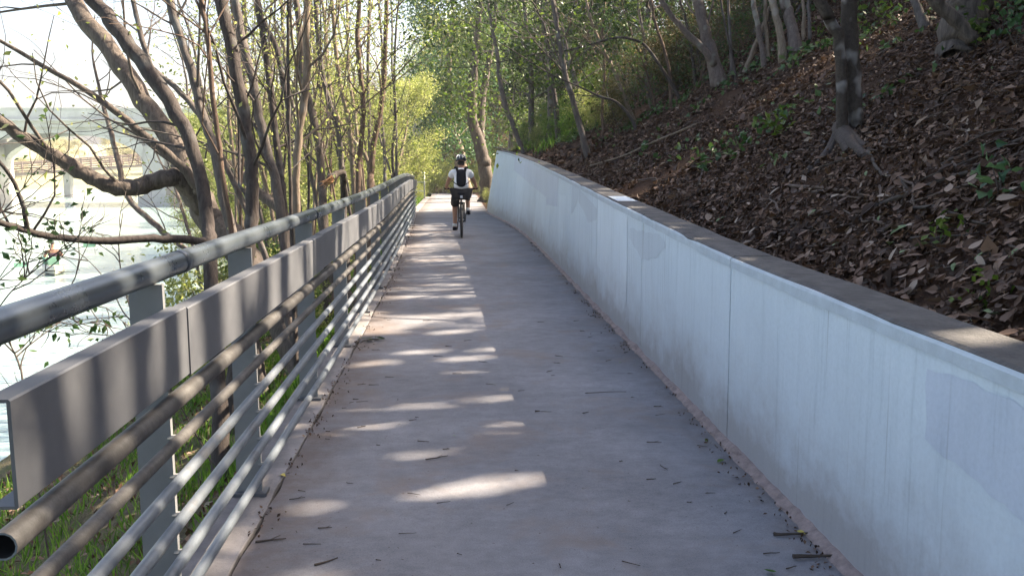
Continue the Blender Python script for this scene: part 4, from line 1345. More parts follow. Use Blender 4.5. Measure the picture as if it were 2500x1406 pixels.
# spreading roots of the twin tree
loc = np.array(h1.location)
for pts, r0 in (([(2050, 345), (2075, 362), (2112, 384), (2140, 400)], 0.055), ([(2050, 350), (2030, 378), (1989, 414), (1931, 436)], 0.045), ([(2048, 346), (2062, 372), (2090, 392)], 0.05), ([(2050, 345), (2085, 356), (2125, 372)], 0.045)):
    P = np.array([hit(a_, b_, hill_z) for a_, b_ in pts]); P[0][2] += 0.10; P[1][2] += 0.05; P[2:, 2] += 0.012
    m = MB(); m.tube(spline(P, 4) - loc, np.linspace(r0 * 1.2, r0 * 0.35, len(spline(P, 4))), 9, 0.08); m.build('root', M['root'], h1, True)
D2 = hd(1757, 205)
hill_traced('pinkish_tree', 'smooth pinkish trunk with a pale side stem on the slope',
            [([(1757, 205, 33), (1740, 144, 30), (1722, 79, 28), (1701, 0, 26)], D2, D2 + 0.2), ([(1745, 160, 19), (1715, 119, 17), (1668, 72, 14), (1618, 7, 12)], D2, D2)], M['bark_pink'], 402, 5, ext=5, sides=11)
D5 = hd(2338, 158)
hill_traced('rough_tree', 'massive rough barked tree trunk at the top of the litter slope',
            [([(2338, 165, 80), (2335, 130, 90), (2350, 70, 100), (2365, 0, 105), (2380, -120, 100)], D5 + 0.2, D5 + 0.6), ([(2375, 100, 34), (2340, 60, 33), (2292, 15, 32), (2250, -40, 28)], D5 - 0.1, D5)], M['bark_rough'], 403, 2, ext=5, t0=0.8, sides=16)
pl = [([(1913, 150, 19), (1906, 90, 19), (1895, 40, 18), (1884, 0, 18)], 'bark_tan', 'straight brown pole of a tree in the dark stand upslope'),
      ([(1945, 125, 28), (1935, 72, 27), (1925, 30, 26), (1912, -10, 25)], 'bark_pink', 'stout pale mottled trunk in the dark stand upslope'),
      ([(1875, 160, 9), (1873, 100, 9), (1868, 0, 8)], 'bark_tan', 'very thin tan pole in the dark stand upslope'),
      ([(1868, 170, 14), (1858, 110, 13), (1845, 40, 13), (1838, 0, 12)], 'bark_pink', 'leaning pale pole in the dark stand upslope'),
      ([(1812, 190, 12), (1832, 140, 11), (1870, 47, 10)], 'bark_tan', 'bare tan dead pole propped aslant on the slope'),
      ([(1788, 195, 8), (1784, 120, 8), (1780, 40, 7), (1778, 0, 7)], 'bark_grey', 'thin grey pole beside the propped dead pole'),
      ([(1962, 100, 9), (1963, 40, 9), (1960, 0, 8)], 'bark_tan', 'thin tan pole right of the pale mottled trunk'),
      ([(1978, 100, 8), (1976, 40, 8), (1974, 0, 8)], 'bark_grey', 'thin grey pole right of the pale mottled trunk'),
      ([(2262, 70, 22), (2240, 20, 20), (2225, -20, 19)], 'bark_grey', 'grey trunk leaning beside the massive rough barked tree'),
      ([(1800, 205, 6), (1790, 150, 6), (1770, 60, 5), (1760, 0, 5)], 'bark_dark', 'thread thin dark stem on the slope by the pinkish trunk'),
      ([(1700, 215, 7), (1690, 130, 7), (1672, 40, 6), (1660, -10, 6)], 'bark_dark', 'thin dark stem on the slope left of the pinkish trunk'),
      ([(1640, 260, 8), (1632, 160, 8), (1600, 60, 7), (1590, 0, 6)], 'bark_red', 'thin reddish stem on the brushy slope left of the pinkish trunk')]
for k, (pts, bk, lb) in enumerate(pl):
    d = hd(pts[0][0], pts[0][1])
    hill_traced('pole_tree', lb, [(pts, d, d + 0.3, 0.2 if 'dead' in lb else 4)], M[bk], 420 + k, 0 if 'dead' in lb else 3, sides=8, t0=0.4, group='slender trees on the slope')
mid = [([(1440, 400, 16), (1423, 338, 15), (1409, 284, 14), (1391, 220, 14), (1377, 167, 13), (1366, 107, 12), (1352, 18, 11)], 15.5, 'bark_grey', 'slender grey tree leaning left above the wall'),
       ([(1278, 372, 13), (1270, 352, 13), (1256, 313, 12), (1235, 260, 12), (1220, 196, 11), (1212, 120, 9)], 25, 'bark_grey', 'slender leaning tree behind the far end of the wall'),
       ([(1364, 370, 13), (1360, 302, 13), (1356, 249, 12), (1348, 190, 9), (1340, 110, 7)], 22, 'bark_dark', 'dark many stemmed small tree in the green undergrowth'),
       ([(1562, 330, 11), (1555, 313, 11), (1526, 242, 10), (1498, 171, 9), (1462, 100, 8), (1440, 40, 7)], 16, 'bark_tan', 'thin pale leaning stem in the brown brush upslope'),
       ([(1556, 330, 9), (1544, 295, 8), (1508, 252, 7), (1462, 235, 6), (1420, 215, 4)], 15, 'bark_dark', 'dark arching stem bending downslope over the undergrowth'),
       ([(1650, 225, 9), (1610, 160, 8), (1570, 108, 7), (1515, 92, 6), (1462, 103, 5), (1384, 124, 3.5)], 15.5, 'bark_dark', 'long dark stem arching out level above the undergrowth'),
       ([(1480, 350, 8), (1470, 280, 8), (1476, 180, 7), (1470, 80, 6)], 18, 'bark_red', 'thin upright reddish stem in the brush above the wall'),
       ([(1600, 290, 8), (1580, 220, 8), (1575, 120, 7), (1560, 20, 6)], 17, 'bark_grey', 'thin upright grey stem in the brush above the wall')]
for k, (pts, d, bk, lb) in enumerate(mid):
    hill_traced('slope_tree', lb, [(pts, d, d + 0.4, 2.5)], M[bk], 440 + k, 9, 420, M['lf_green'] if k % 2 else M['lf_dark'], 0.09, sides=8, t0=0.3, ln=(0.7, 2.0), spread=0.22, group='small trees above the wall')

# high canopy on the hill, which shades the slope, the wall top and most of the path
q = np.random.default_rng(77)
can = []
for row, (w0, st, sc) in enumerate(((4.4, 3.0, 0.95), (8.0, 3.2, 1.0), (12.0, 3.4, 1.05), (16.5, 4.0, 1.1))):
    for y in np.arange(-11 + row * 1.1, 24, st):
        can.append((w0 + q.normal() * 0.7, y + q.normal() * 0.6, sc * q.uniform(0.9, 1.1)))
for k, (w, y, s) in enumerate(can):
    x = float(back_x(y)) + w
    y0 = y - 0.33 * x                                     # where on the path its shade falls
    if y0 > 14.5: continue
    if w < 10 and y > 1 and (x / y) * FPX + 1115 < 2560: continue
    o = put('canopy_tree', 'tall dark tree whose high crown shades the slope and path', 'tree', G_up[k % 2], M['bark_rough'], M['lf_dark'] if k % 2 else M['lf_green'], x, y, q.uniform(0, 6.28), s, 'tall canopy trees on the hill')
    if y0 > -6: open_crown(o)
for k, (x, y, s) in enumerate(((-3.4, -4.2, 1.0), (-4.2, -8.5, 1.1))):  # added behind the camera so their crowns cut the sky light
    put('bank_shade_tree', 'tall leafy tree added behind the view to dim the sky light', 'tree', G_up[k % 2], M['bark_rough'], M['lf_green'], x, y, q.uniform(0, 6.28), s, 'trees added behind the view')
# small trees added out of view to dapple the path and darken the slope
G_lo = [generic(281 + k, 6.8, 0.07, 2.3, 2.6, 13000, 0.11, 16, 0.12, 0.42, 0.8, 0.62, 0.22) for k in range(2)]
q = np.random.default_rng(91)
for k, (w, y, s) in enumerate([(2.6, 0.2, 1.0), (3.4, 2.2, 1.05), (4.6, -1.0, 1.0), (5.4, 3.6, 1.05), (6.2, 1.0, 1.0), (3.0, -2.6, 1.0), (7.2, 5.2, 1.0), (8.6, 2.6, 1.0), (8.8, 7.6, 1.0), (6.6, 8.4, 1.05), (9.8, 10.6, 1.0), (8.8, 15.6, 0.9), (4.2, 5.0, 0.95), (5.0, 6.6, 0.95), (7.2, -0.6, 1.0), (11.5, 8.0, 1.0), (2.4, -5.0, 1.0)]):
    x = float(back_x(y)) + w
    o = put('dapple_tree', 'small leafy tree spreading its crown over the litter slope', 'tree', G_lo[k % 2], M['bark_dark'], M['lf_green'] if k % 2 else M['lf_dark'], x, y, q.uniform(0, 6.28), s, 'small trees added to dapple the path')
    open_crown(o)

# ================================================================== GROUND COVER
def hill_normal(x, y, e=0.08):
    dx = (hill_z(x + e, y) - hill_z(x - e, y)) / (2 * e)
    dy = (hill_z(x, y + e) - hill_z(x, y - e)) / (2 * e)
    return unit(np.stack([-dx, -dy, np.ones_like(dx)], -1))


q = np.random.default_rng(12)


def scatter_hill(n, y0, y1, w0, w1, wpow=1.0):
    y = q.uniform(y0, y1, n); w = w0 + (w1 - w0) * q.random(n) ** wpow
    return back_x(y) + w, y


def soil_bare(x, y):
    b1 = hit(1675, 395, hill_z); b2 = hit(1985, 440, hill_z)
    return fbm(x, y, 2.6, 61, 3) + 1.3 * np.exp(-(((x - b1[0]) / 0.5) ** 2 + ((y - b1[1]) / 0.6) ** 2)) * (0.6 + 0.5 * fbm(x, y, 0.5, 63, 2)) + 1.3 * np.exp(-(((x - b2[0]) / 0.25) ** 2 + ((y - b2[1]) / 0.4) ** 2))


lit = MB()
for n, y0, y1, w0, w1, sz in ((62000, 1.6, 8, 0.0, 5.5, 0.042), (46000, 8, 15, 0.0, 8, 0.050), (9000, 3, 14, 5, 13, 0.08), (14000, 15, 30, 0.0, 10, 0.10), (6000, -6, 1.6, 0, 6, 0.08)):
    x, y = scatter_hill(n, y0, y1, w0, w1)
    keep = soil_bare(x, y) < 0.85 + q.normal(size=n) * 0.25
    x, y = x[keep], y[keep]; k = len(x)
    Nn = hill_normal(x, y)
    nn = unit(Nn + q.normal(size=(k, 3)) * 0.38)
    ax = q.normal(size=(k, 3)); ax = unit(ax - nn * np.sum(ax * nn, 1)[:, None])
    size = sz * np.exp(q.normal(size=k) * 0.36)
    pos = np.stack([x, y, hill_z(x, y)], -1) + Nn * (0.006 + q.random((k, 1)) ** 2 * 0.03)
    sh = np.clip(q.beta(1.2, 2.7, k) + 0.07 * fbm(x, y, 1.5, 62, 2), 0, 1)
    litter_leaves(lit, pos, size, ax, nn, q, sh)
o = lit.build('leaf_litter', M['lf_litter']); tag(o, 'thick brown leaf litter covering the slope above the wall', 'leaf litter', kind='stuff')

# the nearest fallen leaves, one by one
shapes = []
for k in range(8):
    qq = np.random.default_rng(500 + k)
    ln, wd = 1.0, qq.uniform(0.38, 0.62)
    t = np.linspace(0, 1, 6)
    prof = np.sin(math.pi * t ** 0.8) ** 0.8 * wd / 2
    curl, cup = qq.uniform(-0.5, 0.5), qq.uniform(0.05, 0.3)
    V = []
    for i in range(6):
        zz = curl * (t[i] - 0.5) ** 2 * 1.3
        V += [(t[i] - 0.5, -prof[i] * qq.uniform(0.85, 1.15), zz + cup * prof[i]), (t[i] - 0.5, 0, zz), (t[i] - 0.5, prof[i] * qq.uniform(0.85, 1.15), zz + cup * prof[i])]
    m = MB(); i = np.arange(5)[:, None] * 3; j = np.arange(2)[None, :]
    m.add(V, np.stack([i + j, i + j + 1, i + 3 + j + 1, i + 3 + j], -1).reshape(-1, 4), np.full(18, [0.15, 0.32, 0.5, 0.62, 0.74, 0.86, 0.93, 1.0][k]))
    me = m.mesh('leaf'); me.materials.append(M['lf_litter']); shapes.append(me)
cnt = 0
while cnt < 300:
    px, py = q.uniform(1700, 2500), q.uniform(440, 850)
    p = hit(px, py, hill_z, 1.8, 9, 140)
    w = p[0] - (float(back_x(p[1])))
    if w < 0.04 or p[1] > 8.5: continue
    sc = 0.062 * math.exp(q.normal() * 0.25)
    o = bpy.data.objects.new('leaf', shapes[int(q.choice(8, p=[.16, .2, .18, .14, .12, .09, .07, .04]))]); COL.objects.link(o); o.parent = hill
    nn = Vector(hill_normal(np.array([p[0]]), np.array([p[1]]))[0] + q.normal(size=3) * 0.30).normalized()
    o.rotation_mode = 'QUATERNION'
    o.rotation_quaternion = nn.to_track_quat('Z', 'Y') @ Vector((0, 0, 1)).rotation_difference(Vector((0, 0, 1)))
    o.rotation_quaternion = o.rotation_quaternion @ Matrix.Rotation(q.uniform(0, 6.28), 4, 'Z').to_quaternion()
    o.location = (p[0], p[1], float(hill_z(p[0], p[1])) + 0.045)
    o.scale = (sc, sc, sc)
    cnt += 1

# green ivy creeping over the upper litter
iv = MB()
x, y = scatter_hill(22000, 6, 24, 0.6, 9)
g = fbm(x, y, 2.2, 71, 3)
k = g > 0.55 - 0.35 * np.clip((y - 12) / 8, 0, 1) + q.normal(size=len(x)) * 0.2
x, y = x[k], y[k]; n = len(x)
nn = unit(hill_normal(x, y) + q.normal(size=(n, 3)) * 0.5)
leaves(iv, np.stack([x, y, hill_z(x, y) + 0.03 + q.random(n) * 0.10], -1), 0.075, q, 0.75, normal=nn)
o = iv.build('ground_ivy', M['lf_ivy']); tag(o, 'dark green creeping ivy patches on the litter slope', 'ivy', kind='stuff')


def blades(n, xf, yf, zf, hgt, wid, q, lean=0.35):
    m = MB()
    x, y = xf, yf
    k = len(x)
    H = hgt * q.uniform(0.5, 1.3, k)
    ax = unit(np.stack([q.normal(size=k) * lean, q.normal(size=k) * lean, np.ones(k)], -1))
    P = np.stack([x, y, zf(x, y)], -1) + ax * H[:, None] * 0.46
    leaves(m, P, H, q, wid, axis=ax, fold=0.02)
    return m


# grass on the bank and in the far undergrowth
y = np.concatenate([q.uniform(2.5, 14, 26000), q.uniform(14, 30, 9000)]); u = q.random(len(y)) ** 1.3 * 3.6 + 0.03
x = XB + s_(y) - u
g = fbm(x, y, 1.3, 81, 3)
k = g > -0.15 + 0.35 * q.normal(size=len(x)) + 0.75 * (y < 4.2)
gr = blades(0, x[k], y[k], bank_z, 0.11 + 0.05 * np.clip((y[k] - 3.5) / 3, 0, 1), 0.07, q)
o = gr.build('bank_grass', M['grass']); tag(o, 'bright green grass on the bank below the railing', 'grass', kind='stuff')
x, y = scatter_hill(9000, 21, 44, 0.2, 3.0)
k = fbm(x, y, 2.0, 83, 3) > 0.0
x, y = x[k], y[k]
gr = blades(0, x, y, hill_z, 0.26, 0.06, q)
o = gr.build('slope_grass', M['grass']); tag(o, 'fresh green grass and weeds behind the far half of the wall', 'grass', kind='stuff')
y = q.uniform(33, 62, 9000); x = XB + s_(y) - 0.1 - q.random(len(y)) * 5
gr = blades(0, x, y, bank_z, 0.40, 0.06, q)
o = gr.build('verge_grass', M['grass']); tag(o, 'sunlit tall grass on the verge past the end of the railing', 'grass', kind='stuff')
# bank litter
lb_ = MB(); y = q.uniform(1.5, 16, 9000); x = XB + s_(y) - q.random(9000) * 4; n = 9000
nn = unit(np.array((0.3, 0, 1.0)) + q.normal(size=(n, 3)) * 0.4)
leaves(lb_, np.stack([x, y, bank_z(x, y) + 0.015 + q.random(n) * 0.03], -1), 0.06, q, 0.55, normal=nn, shade=q.beta(1.6, 2, n))
o = lb_.build('bank_litter', M['lf_litter']); tag(o, 'dry leaves on the bank below the railing', 'leaf litter', kind='stuff')
# crumbs of leaf and soil along the gap, the kerb and the wall foot
db = MB()
y = q.uniform(1.6, 22, 2600); side = q.random(2600) < 0.55
x = np.where(side, XL + s_(y) + np.abs(q.normal(size=2600)) * 0.07 - 0.03, XR + s_(y) - 0.045 - np.abs(q.normal(size=2600)) * 0.06)
k = fbm(x * 0.2, y, 1.0, 82, 3) > -0.1
x, y = x[k], y[k]; n = len(x)
leaves(db, np.stack([x, y, h_(y) + 0.007 + q.random(n) * 0.006], -1), 0.020, q, 0.6, normal=unit(np.array((0, 0, 1.0)) + q.normal(size=(n, 3)) * 0.35), shade=q.beta(1.2, 3.0, n))
o = db.build('leaf_crumbs', M['lf_litter']); tag(o, 'dark crumbs of dead leaf along both edges of the path', 'debris', kind='stuff')

# seedlings with broad fresh leaves on the slope
for k, (px, py, hgt, lb) in enumerate([(2012, 100, 0.30, 'pale green seedling left of the twin stemmed tree'), (2125, 80, 0.30, 'pale green seedling right of the twin stemmed tree'),
                                      (2215, 78, 0.42, 'yellowish seedling below the grey leaning trunk'), (2440, 75, 0.40, 'broad leaved seedling behind the massive rough trunk'),
                                      (2385, 122, 0.25, 'leafy seedling at the foot of the massive rough trunk'), (2440, 500, 0.22, 'dark ferny plant on the litter slope'),
                                      (2290, 610, 0.10, 'small pale green plant on the litter slope near the coping'), (1900, 340, 0.2, 'small green plant by the bare soil on the slope'),
                                      (2480, 120, 0.35, 'bluish broad leaved plant beyond the massive rough trunk'), (2375, 770, 0.08, 'two fresh green leaves against the coping')]):
    p = hit(px, py, hill_z, 1.8, 20, 300); qq = np.random.default_rng(600 + k)
    t = thing('seedling', lb, 'plant', (p[0], p[1], float(hill_z(p[0], p[1]))))
    m = MB(); lm = MB()
    for s in range(4):
        B_, br = limb((0, 0, 0), np.array((qq.normal() * 0.6, qq.normal() * 0.6, 1)), hgt * qq.uniform(0.7, 1.3), 0.005, qq, 5, 0.4, 0.1)
        m.tube(B_, br, 4)
        leaves(lm, np.repeat(B_[2:], 3, 0) + qq.normal(size=(9, 3)) * 0.05, 0.075 if hgt > 0.15 else 0.04, qq, 0.6, 1.0)
    m.build('stem', M['twig'], t); lm.build('foliage', M['lf_green'] if k not in (5, 8) else M['lf_blue'], t)

# sticks lying on the slope
for k in range(46):
    if k < 12:
        px, py = [(1700, 440), (1880, 500), (1990, 480), (2150, 420), (2200, 480), (1950, 380), (2300, 560), (1760, 400), (2080, 560), (2400, 420), (1600, 440), (1560, 400)][k]
        ln = q.uniform(0.5, 1.3)
    else:
        px, py = q.uniform(1560, 2490), q.uniform(180, 760); ln = q.uniform(0.15, 0.7)
    p = hit(px, py, hill_z, 1.8, 25, 300)
    if p[0] - (float(back_x(p[1]))) < 0.1: continue
    an = q.uniform(-0.4, 0.9) + (math.pi if q.random() < 0.5 else 0)
    d = np.array((math.sin(an) * 0.8, -math.cos(an)))
    tt = np.linspace(-0.5, 0.5, 6) * ln
    xx = p[0] + d[0] * tt + np.cumsum(q.normal(size=6)) * 0.02; yy = p[1] + d[1] * tt + np.cumsum(q.normal(size=6)) * 0.02
    xx = np.maximum(xx, back_x(yy) + 0.05)
    c0 = np.array((p[0], p[1], float(hill_z(p[0], p[1]))))
    m = MB(); m.tube(np.stack([xx, yy, hill_z(xx, yy) + 0.025], -1) - c0, np.linspace(1, 0.5, 6) * (0.004 + ln * 0.010), 6, 0.1)
    o = m.build('fallen_stick', M['stick'] if k % 3 else M['twig'], None, True); o.location = c0
    tag(o, 'dead stick lying in the leaf litter on the slope', 'stick', 'sticks lying on the slope')
# pale fallen branch catching the sun below the brush
P = np.array([hit(a_, b_, hill_z, 3, 30, 400) + (0, 0, 0.06) for a_, b_ in ((1440, 415), (1520, 392), (1580, 365), (1640, 340), (1700, 315))])
m = MB(); c0 = P[0].copy(); m.tube(spline(P, 3) - c0, 0.014, 7, 0.08); o = m.build('fallen_branch', M['bark_tan'], None, True); o.location = c0
tag(o, 'long pale fallen branch lying up the slope behind the wall', 'branch')

# ------------------------------------------------------------------ twigs and leaves on the path
def flat_twig(px, py, ln, an, r, label, group=None, fork=False):
    p = hit(px, py, lambda x, y: h_(y), 1.8, 30, 1500)
    qq = np.random.default_rng(int(px * 7 + py))
    m = MB(); tt = np.linspace(-0.5, 0.5, 5) * ln
    P = np.stack([np.cos(an) * tt, np.sin(an) * tt, np.full(5, r + 0.002)], -1); P[:, :2] += np.cumsum(qq.normal(size=(5, 2)), 0) * ln * 0.03
    m.tube(P, np.linspace(1, 0.5, 5) * r, 5)
    if fork:
        m.tube([P[2], P[2] + (math.cos(an + 0.5) * ln * 0.35, math.sin(an + 0.5) * ln * 0.35, 0.004)], [r * 0.7, r * 0.3], 4)
    o = m.build('twig', M['twig'], None)
    o.location = (p[0], p[1], float(h_(p[1])) + 0.002)
    return tag(o, label, 'twig', group)


flat_twig(1480, 960, 0.28, 0.1, 0.003, 'long thin twig lying on the path toward the wall')
flat_twig(1065, 1122, 0.13, 0.4, 0.004, 'forked twig lying in mid path beyond the largest sun patch', None, True)
flat_twig(795, 1378, 0.10, 0.55, 0.005, 'stubby dark twig on the path by the railing foot')
flat_twig(665, 1320, 0.14, 0.3, 0.005, 'forked dark twig close to the kerb strip', None, True)
flat_twig(1935, 1312, 0.16, -0.05, 0.008, 'thick short stick against the foot of the wall')
flat_twig(1985, 1366, 0.16, -0.02, 0.010, 'thick dark broken stick at the foot of the wall beside bark crumbs')
flat_twig(1312, 1007, 0.03, 0.1, 0.007, 'small black bark chip in the middle of the path')
flat_twig(1600, 1083, 0.10, -0.2, 0.003, 'thin forked twig beside the wall joint', None, True)
q = np.random.default_rng(44)
for k in range(74):
    py = 760 + 640 * q.random() ** 1.1
    d = 1.6 * FPX / (py - 400)
    lo, hi = 1115 + (XL + 0.06) / d * FPX, 1115 + (XR - 0.1) / d * FPX
    px = lo + (hi - lo) * (q.random() if k % 3 else (0.02 + 0.10 * q.random() if k % 2 else 0.88 + 0.1 * q.random()))
    flat_twig(px, py, q.uniform(0.02, 0.085), q.normal() * 0.5, q.uniform(0.0018, 0.0035), 'tiny dark twig fragment lying on the concrete path', 'tiny twigs on the path', q.random() < 0.2)


def flat_leaf(px, py, sc, k, mat, label, group=None):
    p = hit(px, py, lambda x, y: h_(y), 1.8, 30, 1500)
    me = shapes[k].copy(); me.materials.clear(); me.materials.append(mat)
    o = bpy.data.objects.new('fallen_leaf', me); COL.objects.link(o)
    o.location = (p[0], p[1], float(h_(p[1])) + 0.012); o.scale = (sc, sc, sc); o.rotation_euler = (0.15, -0.1, px * 0.7)
    return tag(o, label, 'leaf', group)


M['lf_yellow'] = leaf_mat('leaf_yellow', [(0, (0.40, 0.33, 0.05)), (1, (0.55, 0.45, 0.10))], 0.2)
flat_leaf(690, 1166, 0.055, 4, M['lf_yellow'], 'yellow leaf on the path beside a railing post')
flat_leaf(1760, 1131, 0.055, 3, M['lf_weed'], 'light green leaf on the path below the wall joint')
flat_leaf(1955, 1306, 0.055, 2, M['lf_yellow'], 'yellow green leaf lying on the short stick by the wall')
flat_leaf(1725, 1078, 0.05, 2, M['lf_weed'], 'green leaf at the wall foot just past the joint')
flat_leaf(1880, 1402, 0.05, 1, M['lf_weed'], 'dark green leaf on the path before the broken stick')
flat_leaf(1514, 888, 0.035, 3, M['lf_weed'], 'tiny green leaf near the wall foot halfway along')
flat_leaf(1108, 1068, 0.022, 3, M['lf_weed'], 'tiny bright green leaf in the middle of the path')
p = hit(912, 834, lambda x, y: h_(y), 1.8, 30, 1500)
cl = thing('leaf_sprig', 'dark green sprig of leaves lying on the path near the railing', 'leaf sprig', (p[0], p[1], float(h_(p[1]))))
m = MB(); m.tube([(-0.10, 0, 0.008), (0.0, 0.02, 0.012), (0.07, 0.03, 0.02)], 0.003, 4); m.build('stem', M['twig'], cl)
for k, (dx, dy, rz) in enumerate(((-0.08, 0.0, 0.3), (-0.02, -0.03, 2.2), (0.03, 0.05, 1.1), (0.07, 0.0, -0.4), (-0.04, 0.05, 2.8), (0.02, 0.10, 1.6))):
    me = shapes[k % 3].copy(); me.materials.clear(); me.materials.append(M['lf_dark'])
    o = bpy.data.objects.new('leaf', me); COL.objects.link(o); o.parent = cl; o.location = (dx, dy, 0.025); o.scale = (0.085,) * 3; o.rotation_euler = (0.3 * (k % 2), 0.2, rz)

# ================================================================== CYCLIST
def skin(name, verts, edges, radii, mat, parent, sub=2, root=0):
    me = bpy.data.meshes.new(name)
    me.from_pydata([tuple(v) for v in verts], edges, [])
    o = bpy.data.objects.new(name, me); COL.objects.link(o)
    md = o.modifiers.new('skin', 'SKIN'); md.use_smooth_shade = True; md.branch_smoothing = 0.6
    sv = me.skin_vertices[0].data
    for i, r in enumerate(radii):
        sv[i].radius = (r, r) if np.isscalar(r) else r
    sv[root].use_root = True
    sb = o.modifiers.new('sub', 'SUBSURF'); sb.levels = sub; sb.render_levels = sub
    bpy.context.view_layer.update()
    dg = bpy.context.evaluated_depsgraph_get()
    nm = bpy.data.meshes.new_from_object(o.evaluated_get(dg))
    bpy.data.objects.remove(o); bpy.data.meshes.remove(me)
    nm.materials.clear(); nm.materials.append(mat)
    nm.polygons.foreach_set('use_smooth', np.ones(len(nm.polygons), bool))
    return link(name, nm, mat, parent)


CYD = 18.35
cp = at(1127, 576, CYD); cz = float(h_(CYD))
CL = (cp[0], CYD, cz)
# local axes: +y ahead, x to the right
bike = thing('bicycle', 'dark mountain bicycle ridden away along the path', 'bicycle', CL)


def wheel(yc, nm='wheel'):
    m = MB(); an = np.linspace(0, 2 * math.pi, 37)[:-1]
    w = thing(nm, None, None); w.parent = bike
    def torus(R, r, sq=1.0, n=8):
        m = MB(); b_ = np.arange(n) / n * 6.2832
        V = [((math.cos(t) * r), yc + math.cos(a_) * (R + math.sin(t) * r * sq), R0w + math.sin(a_) * (R + math.sin(t) * r * sq)) for a_ in an for t in b_]
        i = np.arange(36)[:, None] * n; i2 = ((np.arange(36) + 1) % 36)[:, None] * n; j = np.arange(n)[None, :]; j2 = (j + 1) % n
        m.add(V, np.stack([i + j, i2 + j, i2 + j2, i + j2], -1).reshape(-1, 4)); return m
    torus(0.313, 0.027).build('tyre', M['rubber'], w, True)
    torus(0.285, 0.012).build('rim', M['bikeframe'], w, True)
    m = MB()
    for k in range(20):
        a_ = k / 20 * 6.2832
        m.tube([(0.02 * (-1) ** k, yc, R0w), (0, yc + math.cos(a_) * 0.285, R0w + math.sin(a_) * 0.285)], 0.0022, 3)
    m.build('spokes', M['steel'], w)
    m = MB(); m.tube([(-0.05, yc, R0w), (0.05, yc, R0w)], 0.022, 8); m.build('hub', M['bikeframe'], w)
    return w


R0w = 0.34
wheel(-0.42); wheel(0.64)
BB = (0, 0.0, 0.30); HT = (0, 0.46, 0.80); HB = (0, 0.51, 0.64); ST = (0, -0.16, 0.74); RA = (0, -0.42, R0w)
m = MB()
for a_, b_, r in ((BB, ST, 0.018), (ST, HT, 0.018), (BB, HB, 0.022), (HT, HB, 0.022)):
    m.tube([a_, b_], r, 8)
for sx in (-1, 1):
    m.tube([(sx * 0.03, -0.03, 0.30), (sx * 0.065, -0.42, R0w)], 0.011, 6); m.tube([(sx * 0.02, -0.15, 0.70), (sx * 0.065, -0.42, R0w)], 0.009, 6)
m.build('frame', M['bikeframe'], bike, True)
m = MB()
for sx in (-1, 1): m.tube([(sx * 0.06, 0.51, 0.66), (sx * 0.06, 0.64, R0w)], 0.018, 8)
m.box((0, 0.51, 0.665), (0.16, 0.05, 0.05)); m.build('fork', M['bikeframe'], bike, True)
m = MB(); m.tube([(0, -0.16, 0.72), (0, -0.20, 0.86)], 0.014, 8); m.build('seat_post', M['steel'], bike, True)
m = MB()
pts = []
for y, w, z in ((-0.34, 0.05, 0.885), (-0.31, 0.075, 0.89), (-0.24, 0.07, 0.885), (-0.15, 0.035, 0.885), (-0.06, 0.018, 0.88)):
    for a_ in np.arange(8) / 8 * 6.2832: pts.append((math.cos(a_) * w, y, z + math.sin(a_) * 0.02))
i = np.arange(4)[:, None] * 8; j = np.arange(8)[None, :]; j2 = (j + 1) % 8
m.add(pts, np.stack([i + j, i + 8 + j, i + 8 + j2, i + j2], -1).reshape(-1, 4)); m.f.append(np.arange(8)[None, :]); m.f.append((32 + np.arange(8))[None, ::-1])
m.build('saddle', M['black'], bike, True)
m = MB(); m.tube([(0, 0.46, 0.80), (0, 0.47, 0.93), (0, 0.50, 0.955)], 0.016, 8)
m.tube(spline([(-0.33, 0.44, 0.975), (-0.15, 0.48, 0.96), (0, 0.50, 0.955), (0.15, 0.48, 0.96), (0.33, 0.44, 0.975)], 3), 0.013, 8); hb = m.build('handlebar', M['bikeframe'], bike, True)
for sx in (-1, 1):
    m = MB(); m.tube([(sx * 0.24, 0.463, 0.968), (sx * 0.35, 0.435, 0.977)], 0.019, 8); m.build('grip', M['black'], hb, True)
m = MB(); m.lathe([(0.0, 0.055), (0.09, 0.055), (0.095, 0.06), (0.09, 0.065), (0, 0.065)], 18, (0, 0, 0.30), 'x'); m.build('chainring', M['steel'], bike)
for sx, dz, dy in ((-1, -0.165, 0.03), (1, 0.165, -0.03)):
    m = MB(); m.tube([(sx * 0.075, 0, 0.30), (sx * 0.09, dy, 0.30 + dz)], 0.012, 6); cr = m.build('crank', M['bikeframe'], bike, True)
    m = MB(); m.box((sx * 0.14, dy, 0.30 + dz), (0.09, 0.08, 0.02)); m.build('pedal', M['black'], cr)
m = MB(); m.box((0, -0.36, 0.83), (0.05, 0.03, 0.05)); m.build('rear_reflector', M['mark'], bike)

rider = thing('person', 'cyclist in white shirt and dark shorts riding away with a black pack', 'person', CL)
